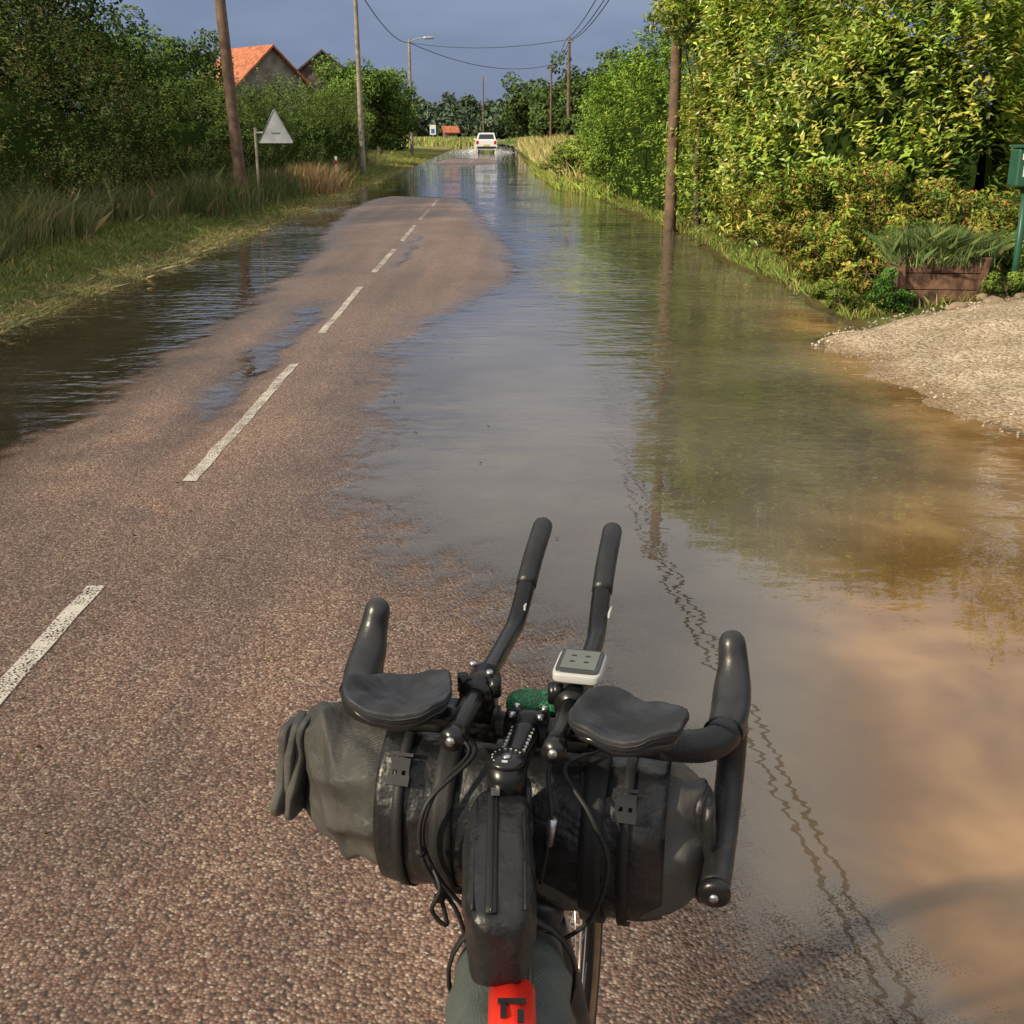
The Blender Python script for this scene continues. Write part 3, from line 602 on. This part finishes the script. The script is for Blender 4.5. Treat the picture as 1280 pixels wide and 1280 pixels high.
box('number_plate',(cx_,cy_-2.13,.62),(.5,.02,.11),simple('plate_yellow',(.6,.5,.1),.5),P); box('rear_bumper',(cx_,cy_-2.1,.42),(1.6,.14,.18),M_rub,P,bevel=.03)
n=2600; X=cx_+np.sign(R.normal(size=n))*(.7+R.exponential(.5,n)); Y=cy_+R.uniform(-3,1.5,n); Z=R.exponential(.12,n)+.01
leaves('water_splash',np.stack([X,Y,Z],-1),.07,np.full((n,3),.75),M_fol,None,None,.8,0)
# ------------------------------------------------------------ bicycle
BK=empty('bicycle')
M_tape=simple('bar_tape',(.014,.014,.015),.42,var=.3,scale=30,bump=.3,bs=260,bd=.002)
M_hood=simple('rubber_hood',(.022,.022,.024),.36,var=.3,scale=30,bump=.2,bs=300,bd=.001)
M_alloy=simple('matte_black_alloy',(.012,.012,.013),.28,.3,var=.15,scale=25)
M_foam=simple('pad_foam_fabric',(.020,.022,.028),.6,var=.5,scale=25,bump=.35,bs=90,bd=.003)
M_silver=simple('bolt_steel',(.5,.5,.52),.3,.9,var=.1)
M_mark=simple('white_decal',(.5,.5,.5),.5,var=.15)
def fabric(name,c1,c2,hi,ro=.5,k=.35,sc=330,fold=4.,wst=.25):
    t=NT(name); tc=t.n('ShaderNodeTexCoord').outputs['Object']
    a1=t.n('ShaderNodeTexWave',{'Scale':float(sc),'Vector':tc},bands_direction='X').outputs[1]; a2=t.n('ShaderNodeTexWave',{'Scale':float(sc),'Vector':tc},bands_direction='Z').outputs[1]
    w=t.math('MULTIPLY',a1,a2); nz=t.noise(7,tc,4)
    c=t.mix(t.mr(nz,.3,.7),c1,c2); c=t.mix(t.math('MULTIPLY',w,k),c,hi)
    d=t.noise(38,tc,4,.6)
    c=t.mix(t.mr(d,.58,.75,0,.3),c,hi)
    t.pr(Base_Color=c,Roughness=t.mr(d,.3,.7,ro-.08,ro+.15),Normal=t.bump(t.math('ADD',t.math('MULTIPLY',w,wst),t.math('MULTIPLY',t.noise(16,tc,4),fold)),.6,.0025)); return t.m
M_bag=fabric('bag_fabric_grey',(.034,.033,.031),(.085,.082,.074),(.17,.165,.15),.36,.35,330,6.); M_bagb=fabric('bag_fabric_black',(.009,.009,.010),(.015,.015,.017),(.03,.03,.033),.34,.06,330,7.,.04); M_bagg=fabric('frame_bag_fabric',(.045,.055,.052),(.075,.09,.082),(.12,.13,.12),.55,.15)
M_strap=simple('webbing_black',(.008,.008,.009),.6,bump=.4,bs=500,bd=.001)
M_buck=simple('buckle_plastic',(.010,.010,.011),.28)
PH=math.radians(13); B0=np.array([.018,1.14,.995]); r_=np.array([math.cos(PH),-math.sin(PH),0]); f_=np.array([math.sin(PH),math.cos(PH),0]); u_=np.array([0,0,1.])
def LC(V):
    V=np.asarray(V,float).reshape(-1,3); return B0+V[:,0:1]*r_+V[:,1:2]*f_+V[:,2:3]*u_
for s in (-1,1):
    ye=.055 if s<0 else 0
    sweep('bar_top',[(0,0,0),(s*.06,0,0),(s*.10,0,0)],[.0155,.0155,.013],M_alloy,BK,16,4,tf=LC)
    sweep('drop_bar_tape',[(s*.095,0,0),(s*.16,-.002,0),(s*.198,.008,0),(s*.218,.035,.002),(s*.223,.07,-.004),(s*.224,.10,-.03),(s*.224,.095,-.085),(s*.222,.05,-.125),(s*.220,.0+ye*.6,-.138),(s*.218,-.05+ye,-.142)],[.0165,.0175,.0185,.018,.0175,.017,.0165,.0165,.0165,.0165],M_tape,BK,18,6,tf=LC)
    sweep('bar_end_plug',[(s*.218,-.049+ye,-.142),(s*.218,-.058+ye,-.143),(s*.218,-.063+ye,-.1435)],[.0172,.0178,.012],M_buck,BK,18,2,tf=LC)
    sweep('bar_end_screw',[(s*.218,-.0655+ye,-.1437),(s*.218,-.060+ye,-.143)],[.005,.005],M_silver,BK,10,1,tf=LC)
    sweep('brake_hood',[(s*.212,.022,.004),(s*.219,.058,.012),(s*.220,.090,.028),(s*.219,.108,.052),(s*.216,.116,.074)],[.0175,.0215,.0215,.0175,.0158],M_hood,BK,18,6,True,tf=LC)
    sweep('brake_lever',[(s*.220,.118,.045),(s*.224,.134,.01),(s*.227,.128,-.05),(s*.230,.108,-.10)],[.009,.008,.007,.006],M_alloy,BK,10,5,True,tf=LC)
    sweep('hood_edge',[(s*(.214+.021*math.cos(a_)),.030,.004+.0195*math.sin(a_)) for a_ in np.linspace(0,6.283,20)],.0016,M_strap,BK,6,1,tf=LC)
    xe=s*.053
    sweep('aero_extension',[(xe,-.115,.048),(xe,.0,.048),(xe,.12,.048),(xe-s*.002,.165,.054),(xe-s*.004,.205,.080),(xe-s*.005,.25,.108),(xe-s*.006,.305,.131)],[.0112,.0112,.0112,.0115,.0118,.0118,.0122],M_alloy,BK,18,7,True,tf=LC)
    sweep('extension_grip',[(xe-s*.004,.212,.0845),(xe-s*.005,.25,.108),(xe-s*.006,.307,.132)],[.0132,.0132,.0132],M_tape,BK,18,5,True,tf=LC)
    sweep('extension_end_cap',[(xe,-.128,.048),(xe,-.112,.048)],[.0125,.0125],M_buck,BK,16,1,tf=LC)
    sweep('extension_end_bolt',[(xe,-.131,.048),(xe,-.127,.048)],[.005,.005],M_silver,BK,8,1,tf=LC)
    box('extension_decal',(xe+.0108,.185,.070),(.0022,.026,.006),M_mark,BK,tf=LC)
    multi('aero_clamp',[sweep_geo([(xe,-.03,.048),(xe,.018,.048)],.0185,18,1),sweep_geo([(xe-.018,0,0),(xe+.018,0,0)],.0215,18,1),box_geo((xe,-.002,.026),(.03,.034,.04)),box_geo((xe+s*.02,-.055,.040),(.05,.04,.014)),sweep_geo([(xe-s*.02,-.02,.047),(xe-s*.02,-.02,.068)],.007,10,1),sweep_geo([(xe-.016,-.022,.05),(xe-.016,-.022,.07)],.006,10,1)],M_alloy,BK,tf=LC)
    multi('clamp_bolts',[sweep_geo([(xe+.012,-.012,.068),(xe+.012,-.012,.0725)],.004,8,1),sweep_geo([(xe-.012,.008,.066),(xe-.012,.008,.0715)],.004,8,1)],M_silver,BK,tf=LC)
    def cup(V,s=s):
        x=V[:,0]/.058; y=V[:,1]/.052; V=V.copy()
        V[:,1]*=1-.14*(x*s)*1.0; V[:,2]+=.022*x*x-.004*y+.009*np.clip(y,-1,1)**2
        V[:,2]+=.0026*sn(V[:,0]*60,V[:,1]*60,0,1.2,95+s)+.0014*sn(V[:,0]*150,V[:,1]*150,0,1.2,195+s)
        V[:,0]+=.002*sn(V[:,1]*70,V[:,1]*20,0,1,295)
        a=-.22*s; xx=V[:,0]*math.cos(a)-V[:,1]*math.sin(a); yy=V[:,0]*math.sin(a)+V[:,1]*math.cos(a); V[:,0]=xx; V[:,1]=yy
        return V
    pc=(s*.124,-.082,.056)
    multi('arm_pad',[selp(pc,(.057,.053,.010),.5,.66,30,64,cup)],M_foam,BK,tf=LC)
    multi('arm_pad_cradle',[selp((pc[0],pc[1],pc[2]-.010),(.053,.047,.006),.5,.66,12,40,cup)],M_buck,BK,tf=LC)
    multi('pad_seam',[selp((pc[0],pc[1],pc[2]-.001),(.0588,.0548,.0022),.5,.66,8,64,cup)],M_strap,BK,tf=LC)
multi('stem',[sweep_geo([(0,-.112,-.004),(0,-.06,0),(0,-.015,.002)],[.0195,.0165,.0185],18,4),sweep_geo([(-.024,0,0),(.024,0,0)],.0215,22,1),sweep_geo([(0,-.103,-.025),(0,-.103,.018)],.021,22,1)],M_alloy,BK,tf=LC)
multi('stem_bolts',[sweep_geo([(a,.012,.015),(a,.016,.021)],.0042,10,1) for a in (-.016,.016)]+[sweep_geo([(a,-.012,.018),(a,-.010,.024)],.0042,10,1) for a in (-.016,.016)],M_silver,BK,tf=LC)
sweep('headset_cap',[(0,-.103,.018),(0,-.103,.023)],[.0215,.0195],M_buck,BK,26,1,tf=LC)
sweep('headset_cap_bolt',[(0,-.103,.0225),(0,-.103,.0245)],[.005,.005],M_silver,BK,12,1,tf=LC)
G=[]
for k in range(9):
    a=2*math.pi*k/16+.75; G.append(box_geo((.0155*math.cos(a),-.103+.0155*math.sin(a),.0225),(.0013,.0022,.0016),a))
G.append(box_geo((0,-.1135,.0228),(.006,.0035,.0016)))
for sd,x0 in ((1,.0112),(-1,-.0112)):
    for k in range(7):
        G.append(box_geo((x0,-.072+k*.0075,.0138),(.0030,.0010 if k%2 else .0028,.0025),.2*sd))
multi('stem_lettering',G,M_mark,BK,False,LC)
def cpt(V):
    V=np.asarray(V,float); a=-.02; y=V[:,1]*math.cos(a)+V[:,2]*math.sin(a); z=-V[:,1]*math.sin(a)+V[:,2]*math.cos(a)
    return LC(np.stack([V[:,0]+.058,y-.002,z+.083],1))
multi('computer_case',[selp((0,0,0),(.0265,.031,.0062),.3,.28,16,48)],simple('computer_white',(.45,.45,.44),.4,var=.05),BK,tf=cpt)
multi('computer_front',[selp((0,.001,.0042),(.0238,.0280,.0034),.2,.25,10,40)],simple('computer_bezel',(.04,.04,.042),.3),BK,tf=cpt)
box('computer_screen',(0,.002,.0079),(.038,.043,.001),simple('lcd_screen',(.13,.145,.125),.15,var=.1),BK,tf=cpt)
G=[box_geo((-.008+.015*i,.010-.014*j,.0086),(.005,.0025,.0006)) for i in range(2) for j in range(2)]
multi('computer_digits',G,M_buck,BK,False,cpt)
sweep('computer_mount',[(.053,-.0,.06),(.056,-.002,.07),(.058,-.003,.078)],[.010,.010,.013],M_buck,BK,12,3,tf=LC)
def gfn(V): return V*(1+.06*sn(V[:,0]*90,V[:,1]*90,V[:,2]*90,1,97)[:,None])
t=NT('green_mesh_fabric'); tc=t.n('ShaderNodeTexCoord').outputs['Object']; vv=t.n('ShaderNodeTexVoronoi',{'Scale':330.,'Vector':tc},feature='DISTANCE_TO_EDGE').outputs[0]
t.pr(Base_Color=t.mix(t.mr(vv,.02,.16),(.02,.26,.09),(.004,.02,.01)),Roughness=.6)
multi('green_pouch',[selp((.004,.034,.014),(.036,.022,.012),.7,.7,20,32,gfn)],t.m,BK,tf=LC)
# handlebar roll bag
BL,BX0=.49,-.286
ns,na=150,110; s=np.linspace(0,1,ns)[:,None]; a=np.linspace(0,2*np.pi,na,endpoint=False)[None,:]
xs=BX0+BL*s
KA=([0,.04,.12,.3,.5,.75,.92,1],[.066,.080,.091,.091,.085,.091,.092,.078]); KB=([0,.04,.12,.22,.5,.85,.95,1],[.014,.036,.070,.086,.082,.080,.05,.016])
A=I(s,*KA); Bd=I(s,*KB)
f2=lambda v,e:np.sign(v)*np.abs(v)**e
zz=A*f2(np.sin(a),.9); yy=Bd*f2(np.cos(a),.9)
endw=np.exp(-(s/.30)**2)+.9*np.exp(-((1-s)/.20)**2)
def rdg(v): return 1-np.abs(np.sin(v))*1.6
wr=.005*sn(xs*14,zz*22,yy*22,1.4,101)+endw*(.0085*rdg(xs*20+3.0*a+1.5*np.sin(2*a)+.6*sn(xs*20,a+0*xs,0,1,105))+.0060*rdg(-xs*31+2.0*a+1.0+.8*np.sin(xs*40)))+.0025*sn(xs*60,zz*50,yy*50,1.,102)
cre=-.006*np.exp(-((xs+.085)/.008)**2)-.006*np.exp(-((xs-.09)/.008)**2)
rad=1+(wr+cre)/.08; zz=zz*rad; yy=yy*rad
tilt=I(s,[0,1],[0.014,-.018]); sag=-.008*np.sin(np.pi*s)
V=np.stack([xs+0*a+.008*np.sin(a*2+1)*endw,yy+.030,zz-.118+tilt+sag],-1).reshape(-1,3)
bo=mesh_np('handlebar_bag',LC(V),[tuple(q) for q in grid_faces(ns,na,True)]+[tuple(range(na))[::-1],tuple(range((ns-1)*na,ns*na))],M_bag,BK)
for sd,xe in ((-1,-.282),(1,.197)):
    for k in range(3 if sd<0 else 2):
        cxr=xe+sd*(.004+.009*k)
        def rf(V,sd=sd,k=k):
            V=V.copy(); z=V[:,2].copy(); V[:,1]+=.010*sn(V[:,0]*0,V[:,2]*30,0,1.,110+k+sd); V[:,0]+=.006*sn(V[:,2]*40,V[:,1]*40,0,1,113+k)+(.17*z if sd<0 else -.08*z); return V
        multi('rolled_end',[selp((cxr,.028-.006*k,-.110+(.012 if sd<0 else -.024)),(.008,.030-.004*k,.070-.004*k),.4,.6,26,22,rf)],M_bag if sd<0 else M_bagb,BK,tf=LC)
def bagpt(x,ang,off):
    s_=(x-BX0)/BL; Av=float(I(s_,*KA)); Bv=float(I(s_,*KB))
    sc=1+off/.08; z=Av*f2(np.sin(ang),.9)*sc; y=Bv*f2(np.cos(ang),.9)*sc
    return np.array([x,y+.030,z-.118+I(s_,[0,1],[.014,-.018])-.008*math.sin(math.pi*s_)])
def band(name,x0,x1,a0,a1,off,mat,nx=4,na2=40,wav=0):
    V=[]
    for aa in np.linspace(a0,a1,na2):
        for x in np.linspace(x0,x1,nx): V.append(bagpt(x,aa,off+wav*float(sn(np.array(x*40),np.array(aa*4),0,1.,121))))
    o=mesh_np(name,LC(np.array(V)),grid_faces(na2,nx),mat,BK); q=o.modifiers.new('s','SOLIDIFY'); q.thickness=.002; return o
D=math.radians
band('bag_front_panel',-.165,.160,D(60),D(235),.0075,M_bagb,48,60,.0034)
band('bag_strap',-.098,-.073,D(20),D(300),.0135,M_strap); band('bag_strap',.070,.095,D(20),D(300),.0135,M_strap)
band('bag_strap',-.142,-.130,D(80),D(250),.0125,M_strap,3); band('bag_strap',.112,.124,D(80),D(250),.0125,M_strap,3)
for xb_ in (-.136,.118):
    c0=bagpt(xb_,D(140),.017)
    def bt(V,c0=c0):
        V=np.asarray(V,float); a_=D(50); y=V[:,1]*math.cos(a_)-V[:,2]*math.sin(a_); z=V[:,1]*math.sin(a_)+V[:,2]*math.cos(a_); return LC(np.stack([V[:,0]+c0[0],y+c0[1],z+c0[2]],1))
    multi('buckle',[box_geo((0,.010,0),(.022,.014,.006)),box_geo((0,-.008,0),(.026,.012,.007)),box_geo((-.0095,.002,0),(.004,.016,.005)),box_geo((.0095,.002,0),(.004,.016,.005)),box_geo((0,.002,0),(.006,.018,.004)),box_geo((0,.021,0),(.026,.004,.005))],M_buck,BK,False,bt)
def cab(P_,r=.0026): return sweep_geo(P_,r,8,8)
cabs=[[(-.10,.0,-.012),(-.06,-.03,-.02),(-.085,-.075,-.045),(-.10,-.085,-.10),(-.085,-.075,-.16),(-.05,-.06,-.22),(-.02,-.05,-.30)],
[(-.09,.01,-.01),(-.05,-.045,-.012),(-.090,-.10,-.05),(-.095,-.10,-.12),(-.06,-.09,-.19),(-.045,-.09,-.26)],
[(.09,.0,-.012),(.05,-.04,-.02),(.085,-.08,-.05),(.105,-.08,-.11),(.085,-.07,-.19),(.035,-.06,-.25),(.01,-.04,-.33)],
[(.05,.02,-.01),(.035,-.05,-.015),(.045,-.09,-.045),(.04,-.085,-.09),(.03,-.07,-.15)],
[(-.09,-.09,-.13),(-.075,-.105,-.15),(-.085,-.105,-.18),(-.07,-.10,-.20),(-.078,-.095,-.165)]]
multi('brake_and_shift_cables',[cab(c) for c in cabs],M_cable,BK,tf=LC)
sweep('cable_adjuster',[(.047,-.092,-.052),(.043,-.090,-.085)],[.005,.0045],M_silver,BK,10,1,tf=LC)
multi('zip_ties',[sweep_geo([(-.078,-.10,-.162),(-.076,-.10,-.168)],.0065,10,1),sweep_geo([(-.098,-.098,-.108),(-.098,-.098,-.114)],.006,10,1)],M_strap,BK,tf=LC)
M_frame=simple('frame_paint_black',(.02,.02,.022),.3,var=.1); M_fred=simple('frame_red_paint',(.75,.03,.015),.35,var=.05)
sweep('head_tube',[(0,1.052,.975),(0,1.10,.80)],[.021,.024],M_frame,BK,20,1)
sweep('top_tube',[(0,1.075,.885),(0,.80,.855),(0,.48,.83)],[.020,.019,.016],M_frame,BK,20,4)
multi('top_tube_red_graphic',[sweep_geo([(0,.875,.8625),(0,.76,.851)],[.0222,.0215],24,1)],M_fred,BK)
multi('graphic_bars',[box_geo((0,.842,.8825),(.026,.005,.003)),box_geo((-.008,.832,.8815),(.005,.018,.003)),box_geo((.008,.826,.8805),(.006,.014,.003))],M_frame,BK,False)
sweep('down_tube',[(0,1.095,.83),(0,.72,.29)],[.024,.026],M_frame,BK,20,1); sweep('seat_tube',[(0,.72,.28),(0,.50,.88)],[.018,.017],M_frame,BK,20,1)
sweep('seat_post',[(0,.50,.86),(0,.47,.98)],[.0135,.0135],M_alloy,BK,16,1)
multi('saddle',[selp((0,.40,1.0),(.07,.13,.022),.7,.8,14,32,lambda V:V*np.stack([np.clip(1-(V[:,1]+.02)/.13*.72,.26,1.2),np.ones(len(V)),np.ones(len(V))],1))],M_hood,BK)
for s in (-1,1):
    sweep('chain_stay',[(s*.03,.70,.28),(s*.065,.29,.34)],[.011,.009],M_frame,BK,12,1); sweep('seat_stay',[(s*.015,.51,.84),(s*.065,.29,.34)],[.009,.008],M_frame,BK,12,1)
def FK(V):
    V=np.asarray(V,float); return np.stack([V[:,0]*math.cos(PH)+(V[:,1]-1.05)*math.sin(PH),1.05-V[:,0]*math.sin(PH)+(V[:,1]-1.05)*math.cos(PH),V[:,2]],1)
M_tan=simple('tan_tyre_sidewall',(.22,.13,.06),.75,var=.2); M_fork=simple('fork_paint',(.03,.03,.032),.35)
def wheel(name,cy,cz,tf):
    G=[];n=72
    def tor(R0,r0,w):
        V=[];m=14
        for i in range(n):
            A_=2*math.pi*i/n
            for j in range(m):
                b_=2*math.pi*j/m; rr=R0+r0*math.cos(b_); V.append((w*math.sin(b_),cy+rr*math.cos(A_),cz+rr*math.sin(A_)))
        F=[(i*m+j,((i+1)%n)*m+j,((i+1)%n)*m+(j+1)%m,i*m+(j+1)%m) for i in range(n) for j in range(m)]
        return np.array(V),F
    multi(name+'_tyre',[tor(.335,.021,.020)],M_rub,BK,tf=tf); multi(name+'_sidewall',[tor(.322,.013,.0185)],M_tan,BK,tf=tf); multi(name+'_rim',[tor(.303,.014,.011)],M_alloy,BK,tf=tf)
    for i in range(28):
        A_=2*math.pi*i/28; s=1 if i%2 else -1; A2=A_+(.9 if (i//2)%2 else -.9)
        G.append(sweep_geo([(s*.03,cy+.022*math.cos(A2),cz+.022*math.sin(A2)),(0,cy+.30*math.cos(A_),cz+.30*math.sin(A_))],.0011,5,1))
    multi(name+'_spokes',G,M_silver,BK,tf=tf); multi(name+'_hub',[sweep_geo([(-.05,cy,cz),(.05,cy,cz)],.018,16,1)],M_alloy,BK,tf=tf)
ident=lambda V:np.asarray(V,float)
wheel('front_wheel',1.325,.362,FK); wheel('rear_wheel',.29,.362,ident)
for s in (-1,1): sweep('fork_blade',[(s*.028,1.125,.76),(s*.045,1.18,.62),(s*.055,1.325,.36)],[.017,.015,.009],M_fork,BK,14,4,tf=FK)
multi('fork_crown',[selp((0,1.118,.775),(.046,.024,.022),.6,.6,12,20)],M_fork,BK,tf=FK)
multi('front_brake',[box_geo((0,1.15,.755),(.05,.02,.03)),sweep_geo([(-.03,1.16,.76),(-.04,1.17,.70),(-.02,1.17,.665)],.006,8,3),sweep_geo([(.03,1.16,.76),(.04,1.17,.70),(.02,1.17,.665)],.006,8,3)],M_galv,BK,tf=FK)
sweep('crank_axle',[(-.07,.72,.28),(.07,.72,.28)],[.02,.02],M_alloy,BK,16,1)
sweep('crank_arm',[(.075,.72,.28),(.08,.80,.13)],[.012,.01],M_alloy,BK,12,1); sweep('crank_arm',[(-.075,.72,.28),(-.08,.64,.43)],[.012,.01],M_alloy,BK,12,1)
for s,yy,z_ in ((1,.80,.13),(-1,.64,.43)): box('pedal',(s*.125,yy,z_),(.08,.07,.02),M_buck,BK,bevel=.005)
sweep('chainring',[(.055,.72,.28),(.059,.72,.28)],[.10,.10],M_silver,BK,40,1)
# top tube bag
HB,CY,CZ=.094,.952,.927
def ttb(V):
    V=V.copy(); y=V[:,1]/HB; V[:,0]*=1-.10*y**2+.04*y; V[:,2]+=.016*y; V+=(.0030*sn(V[:,0]*50,V[:,1]*50,V[:,2]*50,1,131)+.0012*sn(V[:,0]*140,V[:,1]*140,V[:,2]*140,1,132))[:,None]*np.array([[1,1,.6]]); return V
V,F=selp((0,0,0),(.035,HB,.046),.42,.5,50,80,ttb)
multi('top_tube_bag',[(V+np.array([-.012,CY,CZ]),F)],M_bagb,BK)
zy=np.linspace(-.082,.074,24)
def topz(y): return .0465+.016*(y/HB)-.006*abs(y/HB)**4
sweep('zip_strip',[(-.012-.007,y+CY,CZ+topz(y)) for y in zy],.0058,M_strap,BK,8,1,flat=.35)
sweep('zip_teeth',[(-.012-.007,y+CY,CZ+topz(y)+.0015) for y in zy],.0014,M_alloy,BK,6,1)
for s in (-1,1): sweep('bag_piping',[(-.012+s*.0245,y+CY,CZ+topz(y)-.004) for y in zy[1:-1]],.0018,M_strap,BK,6,1)
multi('zip_pull',[box_geo((-.017,1.030,.990),(.006,.012,.003)),box_geo((-.017,1.018,.990),(.009,.007,.005))],M_silver,BK,False)
sweep('front_tab',[(-.010,1.03,.965),(-.006,1.045,.970)],[.014,.012],M_strap,BK,10,1,flat=.3)
def fbf(V):
    V=V.copy(); V+=(.007*sn(V[:,0]*22,V[:,1]*22,V[:,2]*22,1,141)+.003*rdg(V[:,1]*60+V[:,2]*50))[:,None]*np.array([[1,.6,.6]]); return V
multi('frame_bag',[selp((-.002,.875,.712),(.066,.185,.140),.6,.6,60,90,fbf)],M_bagg,BK)
for yy in (.97,): sweep('frame_bag_strap',[(math.cos(a_)*.066,yy,.80+math.sin(a_)*.075) for a_ in np.linspace(-.9,math.pi+.9,20)],.006,M_strap,BK,8,1,flat=.4)
# ------------------------------------------------------------ world, sun, camera
az=math.radians(236); el=math.radians(27)
W=bpy.data.worlds.new('World'); S.world=W; W.use_nodes=True; nt=W.node_tree; nt.nodes.clear()
sky=nt.nodes.new('ShaderNodeTexSky'); sky.sky_type='NISHITA'; sky.sun_disc=False; sky.sun_elevation=el; sky.sun_rotation=az
b1=nt.nodes.new('ShaderNodeBackground'); b1.inputs[1].default_value=.10; nt.links.new(sky.outputs[0],b1.inputs[0])
tc=nt.nodes.new('ShaderNodeTexCoord'); sep=nt.nodes.new('ShaderNodeSeparateXYZ'); nt.links.new(tc.outputs['Generated'],sep.inputs[0])
mp=nt.nodes.new('ShaderNodeMapping'); mp.inputs['Scale'].default_value=(1,1,3.6); nt.links.new(tc.outputs['Generated'],mp.inputs[0])
nz=nt.nodes.new('ShaderNodeTexNoise'); nz.inputs['Scale'].default_value=4.5; nz.inputs['Detail'].default_value=4; nt.links.new(mp.outputs[0],nz.inputs['Vector'])
def wm(op,a,b):
    n=nt.nodes.new('ShaderNodeMath'); n.operation=op
    for i,v in enumerate((a,b)):
        if isinstance(v,(int,float)): n.inputs[i].default_value=v
        else: nt.links.new(v,n.inputs[i])
    return n.outputs[0]
e=wm('ADD',sep.outputs[2],wm('MULTIPLY',wm('SUBTRACT',nz.outputs[0],.5),.26))
rp=nt.nodes.new('ShaderNodeValToRGB'); nt.links.new(e,rp.inputs[0]); el_=rp.color_ramp.elements
stops=[(0,(.175,.225,.35)),(.06,(.195,.25,.39)),(.12,(.25,.31,.46)),(.20,(.37,.41,.51)),(.30,(.58,.59,.62)),(.45,(.84,.82,.79)),(1,(.87,.85,.82))]
while len(el_)<len(stops): el_.new(.5)
for q,(p,c) in zip(el_,stops): q.position=p; q.color=(*c,1)
b2=nt.nodes.new('ShaderNodeBackground'); b2.inputs[1].default_value=1.0; nt.links.new(rp.outputs[0],b2.inputs[0])
ms=nt.nodes.new('ShaderNodeMixShader'); ms.inputs[0].default_value=.93; nt.links.new(b1.outputs[0],ms.inputs[1]); nt.links.new(b2.outputs[0],ms.inputs[2])
ow=nt.nodes.new('ShaderNodeOutputWorld'); nt.links.new(ms.outputs[0],ow.inputs[0])
sd=Vector((math.sin(az)*math.cos(el),math.cos(az)*math.cos(el),math.sin(el)))
L=bpy.data.lights.new('sun','SUN'); L.energy=5.0; L.angle=math.radians(2.0); L.color=(1,.86,.62)
lo=bpy.data.objects.new('sun',L); link(lo); lo.rotation_euler=(-sd).to_track_quat('-Z','Y').to_euler(); lo.location=(-20,-20,30)
cam=bpy.data.cameras.new('camera'); cam.sensor_width=36; cam.lens=36*1427/1280; cam.clip_end=3000; cam.clip_start=.05
co=bpy.data.objects.new('camera',cam); link(co); co.location=(0,0,1.63); co.rotation_euler=(math.radians(90-18.4),0,0); S.camera=co
S.view_settings.view_transform='Standard'; S.view_settings.look='None'; S.view_settings.exposure=0
